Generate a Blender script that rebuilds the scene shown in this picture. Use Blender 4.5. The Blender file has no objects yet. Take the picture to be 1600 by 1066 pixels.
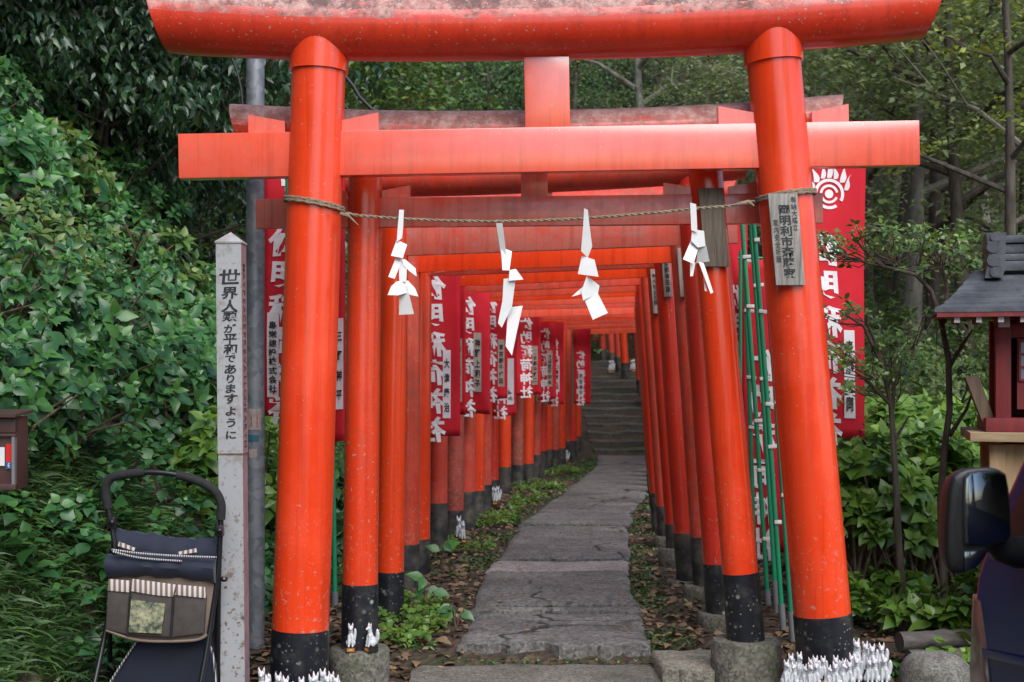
import bpy, bmesh, math, random
import numpy as np
from mathutils import Vector, Matrix, noise as mnoise

scene = bpy.context.scene
COL = scene.collection
R = math.radians

# ------------------------------------------------------------------ camera, sky, sun, exposure
F = 2100.0          # focal length in pixels of the 1600 px wide photograph
HZ = 585.0          # row of the horizon
EYE = 1.42
cam_d = bpy.data.cameras.new('camera')
cam = bpy.data.objects.new('camera', cam_d); COL.objects.link(cam)
cam.location = (0, 0, EYE); cam.rotation_euler = (R(90), 0, 0)
cam_d.sensor_width = 36; cam_d.lens = F/1600*36
cam_d.shift_y = (HZ-533)/1600
cam_d.clip_start = 0.05; cam_d.clip_end = 400
cam_d.dof.use_dof = True; cam_d.dof.focus_distance = 6.6; cam_d.dof.aperture_fstop = 5.0
scene.camera = cam

SUN_EL, SUN_AZ = R(48), R(158)     # behind the camera, a little to the right
world = bpy.data.worlds.new('World'); scene.world = world; world.use_nodes = True
wn = world.node_tree.nodes; wl = world.node_tree.links
sky = wn.new('ShaderNodeTexSky'); sky.sky_type = 'NISHITA'; sky.sun_disc = False
sky.sun_elevation = SUN_EL; sky.sun_rotation = SUN_AZ; sky.air_density = 1.0; sky.dust_density = 1.0; sky.ozone_density = 1.0
wl.new(sky.outputs[0], wn['Background'].inputs[0]); wn['Background'].inputs[1].default_value = 0.115
sun_d = bpy.data.lights.new('sun', 'SUN'); sun_d.energy = 2.5; sun_d.angle = R(55); sun_d.color = (1.0, 0.975, 0.94)
sun = bpy.data.objects.new('sun', sun_d); COL.objects.link(sun)
_sd = Vector((math.sin(SUN_AZ)*math.cos(SUN_EL), math.cos(SUN_AZ)*math.cos(SUN_EL), math.sin(SUN_EL)))
sun.rotation_euler = _sd.to_track_quat('Z', 'Y').to_euler(); sun.location = (-3, -12, 20)
scene.view_settings.view_transform = 'Standard'; scene.view_settings.look = 'None'
scene.view_settings.exposure = 0.80; scene.view_settings.gamma = 1
scene.cycles.max_bounces = 6; scene.cycles.transparent_max_bounces = 8
scene.cycles.use_denoising = True

def at(px, py, Y):
    return Vector(((px-800)/F*Y, Y, EYE+(HZ-py)/F*Y))

# ------------------------------------------------------------------ helpers
def tag(o, label=None, cat=None, group=None, kind=None):
    if label: o['label'] = label
    if cat: o['category'] = cat
    if group: o['group'] = group
    if kind: o['kind'] = kind
    return o

def empty(name, loc, label, cat, group=None):
    o = bpy.data.objects.new(name, None); COL.objects.link(o)
    o.location = loc; o.empty_display_size = 0.1
    return tag(o, label, cat, group)

def adopt(child, parent):
    """parent a child whose mesh is written in the parent's world frame"""
    child.parent = parent
    w = Vector((0, 0, 0)); p = parent
    while p is not None:                  # meshes are written in world space, only Empties sit elsewhere
        if p.type == 'EMPTY': w = Vector(p.location); p = None
        else: p = None
    child.matrix_parent_inverse = Matrix.Translation(-w) if w.length else Matrix.Identity(4)
    return child

class MB:
    def __init__(s): s.v = []; s.f = []; s.m = []; s.mi = 0
    def add(s, vs, fs):
        b = len(s.v); s.v += [tuple(v) for v in vs]
        s.f += [tuple(i+b for i in f) for f in fs]; s.m += [s.mi]*len(fs); return s
    def box(s, c, size, M=None):
        x, y, z = size[0]/2, size[1]/2, size[2]/2
        vs = [Vector((a*x, b*y, d*z)) for a in (-1, 1) for b in (-1, 1) for d in (-1, 1)]
        c = Vector(c); vs = [(M @ v if M else v)+c for v in vs]
        return s.add(vs, [(0,1,3,2),(4,6,7,5),(0,4,5,1),(2,3,7,6),(0,2,6,4),(1,5,7,3)])
    def tube(s, pts, rad, n=12, cap=True, up=None):
        pts = [Vector(p) for p in pts]
        rad = rad if isinstance(rad, (list, tuple)) else [rad]*len(pts)
        rings = []; ref = None
        for i, p in enumerate(pts):
            t = (pts[min(i+1, len(pts)-1)]-pts[max(i-1, 0)])
            t = t.normalized() if t.length > 1e-9 else Vector((0, 0, 1))
            if ref is None:
                ref = Vector(up) if up else (Vector((0, 0, 1)) if abs(t.z) < .9 else Vector((1, 0, 0)))
            a = (ref-t*ref.dot(t)); a = a.normalized() if a.length > 1e-6 else t.orthogonal().normalized(); ref = a
            b = t.cross(a)
            rings.append([p+(a*math.cos(2*math.pi*k/n)+b*math.sin(2*math.pi*k/n))*rad[i] for k in range(n)])
        vs = [v for r in rings for v in r]; fs = []
        for i in range(len(rings)-1):
            for k in range(n):
                k2 = (k+1) % n
                fs.append((i*n+k, i*n+k2, (i+1)*n+k2, (i+1)*n+k))
        if cap:
            fs.append(tuple(reversed(range(n)))); fs.append(tuple(range((len(rings)-1)*n, len(rings)*n)))
        return s.add(vs, fs)
    def prism(s, poly, off):
        """closed polygon of 3D points, extruded by vector off"""
        n = len(poly); poly = [Vector(p) for p in poly]; off = Vector(off)
        vs = poly+[p+off for p in poly]
        fs = [tuple(range(n)), tuple(reversed(range(n, 2*n)))]+[(i, i+n, (i+1) % n+n, (i+1) % n) for i in range(n)]
        return s.add(vs, fs)
    def loft(s, rings, closed=True, caps=True):
        n = len(rings[0]); vs = [v for r in rings for v in r]; fs = []
        for i in range(len(rings)-1):
            for k in range(n if closed else n-1):
                k2 = (k+1) % n
                fs.append((i*n+k, i*n+k2, (i+1)*n+k2, (i+1)*n+k))
        if caps and closed:
            fs.append(tuple(reversed(range(n)))); fs.append(tuple(range((len(rings)-1)*n, len(rings)*n)))
        return s.add(vs, fs)
    def lathe(s, prof, c=(0, 0, 0), n=20, sx=1, sy=1):
        c = Vector(c)
        rings = [[c+Vector((r*sx*math.cos(2*math.pi*k/n), r*sy*math.sin(2*math.pi*k/n), z)) for k in range(n)] for r, z in prof]
        return s.loft(rings)
    def mesh(s, name, mats, smooth=True):
        me = bpy.data.meshes.new(name); me.from_pydata(s.v, [], s.f)
        for m in (mats if isinstance(mats, (list, tuple)) else [mats]): me.materials.append(m)
        me.polygons.foreach_set('material_index', s.m)
        bm = bmesh.new(); bm.from_mesh(me); bmesh.ops.recalc_face_normals(bm, faces=bm.faces[:]); bm.to_mesh(me); bm.free()
        me.polygons.foreach_set('use_smooth', [smooth]*len(me.polygons))
        if smooth:
            try: me.set_sharp_from_angle(angle=R(40))
            except Exception: pass
        me.update(); return me
    def build(s, name, mats, parent=None, smooth=True, bevel=0):
        me = s.mesh(name, mats, smooth)
        if bevel:
            bm = bmesh.new(); bm.from_mesh(me)
            es = [e for e in bm.edges if len(e.link_faces) == 2 and e.calc_face_angle(0) > R(50)]
            bmesh.ops.bevel(bm, geom=es, offset=bevel, segments=2, affect='EDGES', profile=.6)
            bm.to_mesh(me); bm.free()
            me.polygons.foreach_set('use_smooth', [True]*len(me.polygons)); me.set_sharp_from_angle(angle=R(35))
        o = bpy.data.objects.new(name, me); COL.objects.link(o)
        if parent is not None: adopt(o, parent)
        return o

def interp(tab, y):
    xs = [t[0] for t in tab]; ys = [t[1] for t in tab]
    return float(np.interp(y, xs, ys))

def nz(x, y, z=0.0, s=1.0): return mnoise.noise(Vector((x*s, y*s, z*s)))

# ------------------------------------------------------------------ materials
class NT:
    def __init__(s, name):
        s.m = bpy.data.materials.new(name); s.m.use_nodes = True
        s.n = s.m.node_tree.nodes; s.l = s.m.node_tree.links
        s.b = s.n['Principled BSDF']; s.tc = s.n.new('ShaderNodeTexCoord')
    def noise(s, scale, detail=4, rough=.6, stretch=None, dist=0):
        t = s.n.new('ShaderNodeTexNoise'); t.inputs['Scale'].default_value = scale
        t.inputs['Detail'].default_value = detail; t.inputs['Roughness'].default_value = rough; t.inputs['Distortion'].default_value = dist
        src = s.tc.outputs['Object']
        if stretch:
            mp = s.n.new('ShaderNodeMapping'); mp.inputs['Scale'].default_value = stretch
            s.l.new(src, mp.inputs[0]); src = mp.outputs[0]
        s.l.new(src, t.inputs['Vector']); return t.outputs[0]
    def voro(s, scale, feature='F1', stretch=None):
        t = s.n.new('ShaderNodeTexVoronoi'); t.feature = feature; t.inputs['Scale'].default_value = scale
        s.l.new(s.tc.outputs['Object'], t.inputs['Vector']); return t
    def ramp(s, fac, a, b, ca=(0,0,0,1), cb=(1,1,1,1)):
        r = s.n.new('ShaderNodeValToRGB'); e = r.color_ramp.elements
        e[0].position = a; e[1].position = b; e[0].color = ca; e[1].color = cb
        s.l.new(fac, r.inputs[0]); return r.outputs[0]
    def math(s, op, a, b=None):
        m = s.n.new('ShaderNodeMath'); m.operation = op
        for i, x in enumerate((a, b)):
            if x is None: continue
            if isinstance(x, (int, float)): m.inputs[i].default_value = x
            else: s.l.new(x, m.inputs[i])
        return m.outputs[0]
    def mix(s, fac, a, b):
        m = s.n.new('ShaderNodeMix'); m.data_type = 'RGBA'
        for sock, x in ((m.inputs[0], fac), (m.inputs[6], a), (m.inputs[7], b)):
            if isinstance(x, (int, float)): sock.default_value = x
            elif isinstance(x, tuple): sock.default_value = (*x, 1) if len(x) == 3 else x
            else: s.l.new(x, sock)
        return m.outputs[2]
    def col(s, x):
        if isinstance(x, tuple): s.b.inputs['Base Color'].default_value = (*x, 1)
        else: s.l.new(x, s.b.inputs['Base Color'])
    def set(s, **k):
        for a, v in k.items():
            sock = s.b.inputs[a.replace('_', ' ')]
            if isinstance(v, (int, float)): sock.default_value = v
            else: s.l.new(v, sock)
    def bump(s, h, strength=.3, dist=.01):
        b = s.n.new('ShaderNodeBump'); b.inputs['Strength'].default_value = strength; b.inputs['Distance'].default_value = dist
        s.l.new(h, b.inputs['Height']); s.l.new(b.outputs[0], s.b.inputs['Normal'])

def simple(name, c, c2=None, rough=.5, scale=8, bump=0, bscale=60, metallic=0, spec=.5, coat=0, stretch=None, lo=.4, hi=.65):
    t = NT(name)
    if c2: t.col(t.mix(t.ramp(t.noise(scale, 6, .65, stretch), lo, hi), c, c2))
    else: t.col(c)
    t.set(Roughness=rough, Metallic=metallic); t.b.inputs['Specular IOR Level'].default_value = spec
    if coat: t.b.inputs['Coat Weight'].default_value = coat; t.b.inputs['Coat Roughness'].default_value = .08
    if bump: t.bump(t.noise(bscale, 5, .6, stretch), bump)
    return t.m

def paint(name, base, dark, chip=.70, rough=.24, lichen=0.0, lc=((.27, .11, .10), (.52, .32, .28)), fade=0.0, grime=0.0, coat=.5, gcol=(.115, .062, .042)):
    t = NT(name)
    n1 = t.noise(1.1, 5, .6, (1, 1, .35)); c = t.mix(t.ramp(n1, .35, .7), base, dark)
    if fade:
        f = t.ramp(t.noise(4.5, 8, .7), .38, .72); f = t.math('MULTIPLY', f, fade)
        c = t.mix(f, c, (.72, .22, .17))
    if grime:
        g = t.math('ADD', t.math('MULTIPLY', t.noise(2.3, 9, .75, (1, 1, .6)), .6), t.math('MULTIPLY', t.noise(19, 8, .75), .4))
        g = t.ramp(g, .47, .57); g = t.math('MULTIPLY', g, grime)
        c = t.mix(g, c, gcol)
    c = t.mix(t.math('MULTIPLY', t.ramp(t.noise(2.7, 7, .7), .48, .66), .5), c, tuple(min(.9, x*1.08+.022) for x in base))
    sk = t.math('MULTIPLY', t.ramp(t.noise(22, 6, .75, (1, 1, .04)), .49, .70), .5)
    c = t.mix(sk, c, tuple(x*.45 for x in base))
    ch = t.ramp(t.noise(62, 3, .5), chip, chip+.02)
    ch2 = t.ramp(t.noise(1.7, 3, .5), .42, .6)
    sz = t.n.new('ShaderNodeSeparateXYZ'); t.l.new(t.tc.outputs['Object'], sz.inputs[0])
    low = t.math('MULTIPLY', t.ramp(sz.outputs[2], .25, .95, (1,1,1,1), (0,0,0,1)), t.ramp(t.noise(40, 5, .65), .60, .65))
    chip_f = t.math('MAXIMUM', t.math('MULTIPLY', ch, ch2), t.math('MULTIPLY', low, .75))
    c = t.mix(chip_f, c, (.36, .28, .23))
    r = t.math('MULTIPLY_ADD', t.noise(3.2, 6, .6), .22); t.n[-1].inputs[2].default_value = rough-.10
    if grime: r = t.math('ADD', r, t.math('MULTIPLY', g, .35))
    if lichen:
        ge = t.n.new('ShaderNodeNewGeometry'); sx = t.n.new('ShaderNodeSeparateXYZ'); t.l.new(ge.outputs['True Normal'], sx.inputs[0])
        up = t.math('ADD', sx.outputs[2], t.math('MULTIPLY', t.math('SUBTRACT', t.noise(7.5, 10, .82, (.5, 1, 1)), .5), 2.3))
        lf = t.ramp(up, -.12, .30); lf = t.math('MULTIPLY', lf, lichen)
        lcol = t.mix(t.ramp(t.noise(16, 8, .75), .42, .6), lc[0], lc[1])
        sp = t.ramp(t.voro(42).outputs['Distance'], .10, .22, (1,1,1,1), (0,0,0,1))
        sp = t.math('MULTIPLY', sp, t.ramp(t.noise(7, 4), .45, .6))
        lcol = t.mix(t.math('MULTIPLY', t.ramp(t.noise(9, 8, .8), .50, .60), 1.0 if lc[0][0] < .3 else .3), lcol, (.13, .075, .07)); lcol = t.mix(sp, lcol, (.60, .56, .52))
        c = t.mix(lf, c, lcol); r = t.math('ADD', r, t.math('MULTIPLY', lf, .5))
    t.col(c); t.set(Roughness=r)
    t.b.inputs['Specular IOR Level'].default_value = .5
    cw = coat
    t.b.inputs['Coat Weight'].default_value = cw; t.b.inputs['Coat Roughness'].default_value = .16
    if grime or lichen:
        inv = t.math('SUBTRACT', 1.0, g if grime else lf); t.l.new(t.math('MULTIPLY', inv, cw), t.b.inputs['Coat Weight'])
    t.bump(t.noise(70, 4, .6), .06, .004)
    return t.m

M = {}
M['verm'] = paint('vermilion_paint', (.80, .058, .010), (.70, .042, .009), .70)
M['verm_lichen'] = paint('vermilion_lichen', (.70, .045, .014), (.55, .03, .012), .66, lichen=1.0, rough=.3)
M['verm_lichen_pale'] = paint('vermilion_lichen_pale', (.70, .05, .02), (.55, .035, .016), .66, lichen=1.0, lc=((.40, .17, .14), (.62, .39, .34)), rough=.3)
M['verm_fade_sheen'] = paint('vermilion_fade_sheen', (.82, .066, .022), (.80, .09, .04), .68, fade=.34, grime=.10, rough=.34, coat=1.0)  # faded paint; its pink also stands in for sky reflection on the beam
M['verm_fade_sheen'].node_tree.nodes['Principled BSDF'].inputs['Coat IOR'].default_value = 1.8
M['verm_blotch'] = paint('vermilion_blotched', (.70, .060, .028), (.74, .10, .06), .66, fade=.9, grime=.55, rough=.38, coat=1.0, gcol=(.44, .22, .18))
M['verm_slight'] = paint('vermilion_scuffed', (.76, .055, .010), (.60, .042, .012), .66, grime=.22, rough=.26)
M['verm_worn'] = paint('vermilion_worn', (.70, .055, .013), (.52, .032, .012), .66, fade=.3, grime=.38, rough=.32)
M['red_worn'] = paint('red_worn', (.70, .050, .018), (.52, .032, .014), .66, fade=.25, grime=.42, rough=.42, coat=.2)
M['red_shaded'] = paint('red_shaded', (.72, .034, .013), (.58, .022, .010), .68, grime=.15, rough=.3)  # deeper red, the right row's shade put into the paint colour
M['brown_worn'] = paint('brown_worn', (.50, .05, .024), (.32, .04, .022), .64, fade=.3, grime=.75, rough=.5, coat=.1)

def band_mat():
    t = NT('black_base_paint')
    sp = t.math('MAXIMUM', t.ramp(t.voro(17).outputs['Distance'], .12, .24, (1,1,1,1), (0,0,0,1)), t.ramp(t.voro(43).outputs['Distance'], .10, .24, (1,1,1,1), (0,0,0,1)))
    sp = t.math('MULTIPLY', sp, t.ramp(t.noise(6, 6, .7), .45, .60))
    c = t.mix(t.ramp(t.noise(9, 8, .7), .5, .75), (.010, .011, .016), (.055, .055, .05))
    t.col(t.mix(sp, c, (.30, .32, .27))); t.set(Roughness=.36); t.bump(t.noise(30, 5), .15, .005)
    return t.m
M['band'] = band_mat()
def band_mat2():
    t = NT('black_base_weathered')
    c = t.mix(t.ramp(t.noise(7, 8, .7), .42, .68), (.016, .016, .018), (.12, .105, .085))
    t.col(c); t.set(Roughness=.6); t.bump(t.noise(30, 5), .2, .006)
    return t.m
M['band_worn'] = band_mat2()

def concrete(name, a, b, moss=.0, crack=False, agg=90):
    t = NT(name)
    c = t.mix(t.ramp(t.noise(2.2, 9, .7), .35, .68), a, b)
    sp = t.ramp(t.voro(agg).outputs['Color'], .1, .9, (.30,.30,.30,1), (1.7,1.66,1.6,1))
    mm = t.n.new('ShaderNodeMix'); mm.data_type = 'RGBA'; mm.blend_type = 'MULTIPLY'; mm.inputs[0].default_value = .75
    t.l.new(c, mm.inputs[6]); t.l.new(sp, mm.inputs[7]); c = mm.outputs[2]
    h = t.noise(agg*1.2, 4, .7)
    if crack:
        mp = t.n.new('ShaderNodeMapping'); t.l.new(t.tc.outputs['Object'], mp.inputs[0]); mp.inputs['Scale'].default_value = (.75, 1.0, 1)
        ns = t.n.new('ShaderNodeTexNoise'); ns.inputs['Scale'].default_value = 2.6; ns.inputs['Detail'].default_value = 6; t.l.new(mp.outputs[0], ns.inputs['Vector'])
        ad = t.n.new('ShaderNodeVectorMath'); ad.operation = 'MULTIPLY_ADD'; ad.inputs[1].default_value = (.55, .55, 0)
        t.l.new(ns.outputs['Color'], ad.inputs[0]); t.l.new(mp.outputs[0], ad.inputs[2])
        vo = t.n.new('ShaderNodeTexVoronoi'); vo.feature = 'DISTANCE_TO_EDGE'; vo.inputs['Scale'].default_value = .85; t.l.new(ad.outputs[0], vo.inputs['Vector'])
        cr = t.ramp(vo.outputs['Distance'], .003, .014, (1,1,1,1), (0,0,0,1))
        cr = t.math('MULTIPLY', cr, t.ramp(t.noise(1.3, 3), .45, .55))
        c = t.mix(cr, c, (.018, .02, .012))
        h = t.math('SUBTRACT', h, t.math('MULTIPLY', cr, 4.0))
    if moss:
        mf = t.math('MULTIPLY', t.ramp(t.noise(3.6, 8, .72), .52, .66), moss)
        c = t.mix(mf, c, t.mix(t.noise(40, 3), (.03, .045, .012), (.06, .085, .02)))
    st = t.ramp(t.noise(.9, 6, .65), .45, .7); c = t.mix(t.math('MULTIPLY', st, .45), c, (.05, .047, .042))
    s2 = t.ramp(t.noise(13, 8, .8), .50, .66); c = t.mix(t.math('MULTIPLY', s2, .55), c, tuple(x*.42 for x in a))
    h = t.math('ADD', h, t.math('MULTIPLY', t.noise(13, 8, .8), 1.2))
    t.col(c); t.set(Roughness=.88); t.bump(h, .8, .008); return t.m
M['path'] = concrete('path_concrete', (.112, .108, .104), (.215, .207, .20), .20, True, 62)
M['path_light'] = concrete('path_patch_concrete', (.27, .245, .23), (.34, .31, .295), .05, False, 90)
M['stone'] = concrete('worn_stone', (.12, .115, .10), (.21, .20, .17), .55, True, 95)
M['stone_pale'] = concrete('pale_stone', (.21, .195, .155), (.32, .30, .25), .35, False, 85)
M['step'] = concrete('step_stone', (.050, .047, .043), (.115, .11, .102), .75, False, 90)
M['pedestal'] = concrete('pedestal_concrete', (.10, .10, .082), (.20, .19, .155), .75, False, 70)

def ground_mat():
    t = NT('litter_soil')
    v = t.voro(26); c = t.mix(t.ramp(v.outputs['Color'], .2, .8), (.030, .020, .013), (.11, .07, .045))
    c = t.mix(t.ramp(t.noise(2.4, 7, .7), .48, .62), c, (.024, .034, .010))
    c = t.mix(t.ramp(t.noise(14, 6, .7), .4, .7), c, (.035, .024, .016))
    t.col(c); t.set(Roughness=.95); t.bump(v.outputs['Distance'], .8, .03); return t.m
M['ground'] = ground_mat()

def leaf_mat(name, dark, lite, young, rough=.38, trans=.22, vein=True):
    t = NT(name)
    a = t.n.new('ShaderNodeAttribute'); a.attribute_name = 'tint'
    sp = t.n.new('ShaderNodeSeparateColor'); t.l.new(a.outputs['Color'], sp.inputs[0])
    c = t.mix(sp.outputs[0], dark, lite); c = t.mix(sp.outputs[1], c, young)
    c = t.mix(t.math('MULTIPLY', t.ramp(t.noise(9, 6, .7), .5, .72), .35), c, dark)
    t.col(c); t.set(Roughness=t.math('MULTIPLY_ADD', t.noise(5, 3), .3)); t.n[-1]
    for nd in t.n:
        if nd.type == 'MATH' and nd.operation == 'MULTIPLY_ADD': nd.inputs[2].default_value = rough-.15
    t.b.inputs['Specular IOR Level'].default_value = .55
    tr = t.n.new('ShaderNodeBsdfTranslucent'); t.l.new(t.mix(.5, c, young), tr.inputs[0])
    mx = t.n.new('ShaderNodeMixShader'); mx.inputs[0].default_value = trans
    t.l.new(t.b.outputs[0], mx.inputs[1]); t.l.new(tr.outputs[0], mx.inputs[2])
    t.l.new(mx.outputs[0], t.n['Material Output'].inputs[0]); return t.m
M['lf_hyd'] = leaf_mat('hydrangea_leaf', (.017, .076, .024), (.050, .150, .052), (.13, .32, .045), .34)
M['lf_hyd_r'] = leaf_mat('hydrangea_leaf_bright', (.055, .14, .022), (.12, .24, .04), (.26, .40, .05), .36, .32)
M['lf_shaded'] = leaf_mat('shaded_leaf', (.012, .034, .016), (.030, .068, .030), (.06, .12, .035), .28)  # upper left foliage, shade under the overhang put into the leaf colour
M['lf_ever'] = leaf_mat('evergreen_leaf', (.085, .14, .055), (.21, .27, .115), (.33, .37, .11), .45, .36)
M['lf_cedar'] = leaf_mat('cedar_leaf', (.036, .088, .032), (.08, .165, .055), (.15, .25, .06), .55, .3)
M['lf_lime'] = leaf_mat('lime_leaf', (.12, .17, .025), (.26, .30, .04), (.38, .40, .05), .45, .35)
M['lf_yel'] = leaf_mat('mixed_leaf', (.032, .095, .022), (.085, .18, .038), (.25, .29, .05), .42)
M['lf_azalea'] = leaf_mat('azalea_leaf', (.034, .09, .018), (.09, .18, .035), (.24, .36, .05), .32)
M['lf_grass'] = leaf_mat('grass_blade', (.030, .075, .022), (.065, .14, .04), (.13, .22, .045), .45)
M['lf_dry'] = leaf_mat('fallen_leaf', (.06, .033, .02), (.17, .10, .06), (.30, .20, .10), .7, .05)
M['bark'] = simple('bark', (.05, .038, .028), (.12, .10, .08), .9, 14, .8, 40, stretch=(1, 1, .25))
M['bark_pale'] = simple('bark_pale', (.13, .115, .095), (.25, .23, .20), .9, 9, .6, 30, stretch=(1, 1, .3))
M['twig'] = simple('twig', (.05, .032, .022), (.11, .075, .05), .8, 20)
M['stem'] = simple('shrub_stem', (.06, .042, .026), (.14, .10, .06), .85, 20)
M['rope'] = simple('straw_rope', (.20, .155, .10), (.33, .27, .19), .9, 60, .6, 300)
M['paper'] = simple('white_paper', (.70, .70, .69), (.62, .62, .61), .7, 6)
def wood(name, a, b, sc=(14, 14, .9)):
    t = NT(name); n = t.noise(5, 8, .7, sc)
    t.col(t.mix(t.ramp(n, .35, .65), a, b)); t.set(Roughness=.85); t.bump(n, .5, .004); return t.m
M['plaque'] = wood('weathered_plaque', (.13, .12, .105), (.36, .34, .31))
M['plaque_dark'] = wood('brown_plaque', (.085, .068, .05), (.19, .155, .12))
M['ink'] = simple('black_ink', (.012, .012, .013), rough=.6)
M['ink_grey'] = simple('faded_ink', (.045, .042, .04), rough=.7)
def cloth(name, a, b, weave=900):
    t = NT(name); t.col(t.mix(t.ramp(t.noise(3, 5), .35, .7), a, b)); t.set(Roughness=.8)
    t.b.inputs['Sheen Weight'].default_value = .15
    t.bump(t.noise(weave, 2), .15, .001); return t.m
def banner_cloth():
    t = NT('red_banner_cloth'); c = t.mix(t.ramp(t.noise(2.2, 5), .35, .7), (.74, .012, .030), (.62, .008, .024))
    t.col(c); t.set(Roughness=.75)
    tr = t.n.new('ShaderNodeBsdfTranslucent'); t.l.new(c, tr.inputs[0])
    mx = t.n.new('ShaderNodeMixShader'); mx.inputs[0].default_value = .3
    t.l.new(t.b.outputs[0], mx.inputs[1]); t.l.new(tr.outputs[0], mx.inputs[2]); t.l.new(mx.outputs[0], t.n['Material Output'].inputs[0])
    t.bump(t.noise(700, 2), .1, .001); return t.m
M['banner'] = banner_cloth()
M['white_print'] = simple('white_print', (.78, .74, .75), (.70, .64, .66), .8, 8)
M['slip'] = simple('name_slip_paper', (.72, .68, .71), (.62, .56, .57), .8, 5)
M['slip_old'] = simple('aged_slip_paper', (.44, .38, .32), (.33, .27, .23), .85, 6)
M['green_pole'] = simple('green_plastic_pole', (.012, .25, .12), (.010, .20, .10), .35, 6, spec=.5)
M['grey_cap'] = simple('grey_plastic', (.16, .17, .18), (.12, .125, .13), .55, 8)
M['white_clip'] = simple('white_clip', (.66, .62, .60), (.5, .46, .44), .6, 20)
def galv():
    t = NT('galvanised_steel'); v = t.voro(30)
    t.col(t.mix(t.ramp(v.outputs['Color'], .2, .8), (.17, .19, .21), (.27, .29, .31)))
    t.set(Roughness=t.math('MULTIPLY_ADD', t.noise(6, 5), .3), Metallic=.55)
    for nd in t.n:
        if nd.type == 'MATH' and nd.operation == 'MULTIPLY_ADD': nd.inputs[2].default_value = .38
    return t.m
M['galv'] = galv()
def rusty_white():
    t = NT('rusty_white_paint')
    r = t.ramp(t.noise(8, 10, .8), .53, .60); s2 = t.ramp(t.noise(48, 4, .6), .60, .66)
    r = t.math('MAXIMUM', r, s2)
    sx = t.n.new('ShaderNodeSeparateXYZ'); t.l.new(t.tc.outputs['Object'], sx.inputs[0])
    low = t.ramp(sx.outputs[2], .5, 1.6, (1,1,1,1), (.40,.40,.40,1))
    c = t.mix(t.math('MULTIPLY', r, low), t.mix(t.noise(3, 6), (.36, .365, .375), (.28, .285, .30)), t.mix(t.noise(30, 4), (.07, .035, .018), (.19, .10, .05)))
    t.col(c); t.set(Roughness=.6); t.bump(t.noise(40, 5), .2, .003); return t.m
M['rust_white'] = rusty_white()
M['rust_side'] = simple('purplish_side', (.30, .20, .22), (.22, .14, .15), .7, 12)
M['rust_dark'] = simple('rust', (.10, .05, .03), (.20, .11, .06), .85, 30)
M['navy'] = cloth('navy_canvas', (.0045, .008, .022), (.007, .012, .033))
M['navy_dark'] = cloth('navy_canvas_lower', (.005, .008, .020), (.008, .012, .030))
M['beige'] = cloth('beige_canvas', (.19, .14, .105), (.14, .10, .078))
M['foam'] = simple('black_foam', (.010, .010, .011), (.016, .016, .017), .85, 40, .3, 300)
M['frame_black'] = simple('black_tube', (.010, .010, .012), rough=.32)
M['mesh_net'] = simple('dark_mesh_net', (.055, .045, .042), (.075, .062, .056), .8, 25, .3, 500)
def stripes(name, a, b, period):
    t = NT(name); w = t.n.new('ShaderNodeTexWave'); w.inputs['Scale'].default_value = period; w.bands_direction = 'X'
    t.l.new(t.tc.outputs['Object'], w.inputs['Vector'])
    t.col(t.mix(t.ramp(w.outputs[1], .45, .55), a, b)); t.set(Roughness=.8); return t.m
M['stripe'] = stripes('striped_trim', (.60, .56, .55), (.20, .13, .10), 14)
M['piping'] = stripes('striped_piping', (.55, .52, .5), (.03, .03, .05), 32)
M['clear_pouch'] = simple('clear_vinyl', (.05, .075, .06), (.50, .48, .30), .06, 22, .4, 9, spec=.9)  # patchwork of pale and dark paints reflections into the vinyl colour
M['porcelain'] = simple('white_porcelain', (.56, .57, .59), (.48, .49, .51), .22, 9, coat=.5)
M['fox_red'] = simple('red_glaze', (.50, .03, .025), rough=.35)
M['fox_base'] = simple('black_lacquer', (.015, .012, .012), rough=.4)
M['fox_orange'] = simple('orange_glaze', (.52, .11, .03), rough=.45)
M['fox_gold'] = simple('gold_glaze', (.42, .36, .06), rough=.45)
M['shrine_red'] = simple('shrine_red_wood', (.20, .020, .022), (.13, .014, .016), .62, 4, .2, 60, stretch=(6, 6, .8))
M['roof'] = simple('grey_copper_roof', (.060, .065, .075), (.125, .130, .145), .46, 6, .25, 30, metallic=.25)
M['rafter_white'] = simple('white_rafter_end', (.55, .54, .54), rough=.7)
M['plank'] = wood('stand_plank', (.24, .17, .09), (.40, .29, .17), (.8, 10, 10))
M['plank_v'] = wood('stand_board', (.30, .20, .10), (.46, .32, .18), (8, 8, .7))
M['board_old'] = wood('old_board', (.09, .06, .04), (.17, .12, .08), (8, 8, .7))
M['pane'] = simple('pale_pane', (.24, .26, .30), rough=.12, spec=.8)
M['van'] = simple('dark_blue_car_paint', (.003, .036, .16), (.004, .042, .18), .3, 3, coat=.2, spec=.2)
M['van_trim'] = simple('black_trim', (.010, .010, .011), (.014, .014, .015), .42, 40)
M['van_glass'] = simple('dark_glass', (.008, .010, .012), rough=.03, spec=.9, coat=1.0)
M['mirror'] = simple('mirror_glass', (.22, .25, .30), rough=.01, metallic=1.0)
M['lens'] = simple('headlight_lens', (.30, .20, .16), (.22, .15, .13), .12, 6, coat=1.0)
M['tyre'] = simple('tyre_rubber', (.012, .012, .012), rough=.8)
M['rim'] = simple('wheel_rim', (.35, .35, .36), rough=.3, metallic=.9)
M['rock'] = concrete('boulder', (.13, .13, .12), (.24, .235, .21), .45, False, 120)
M['log'] = wood('old_log', (.04, .034, .03), (.10, .09, .08), (1.2, 9, 9))
M['brown_case'] = simple('brown_case_metal', (.075, .035, .032), (.055, .026, .024), .45, 8)
M['steel_edge'] = simple('steel_edge', (.32, .32, .34), rough=.4, metallic=.6)
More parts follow.
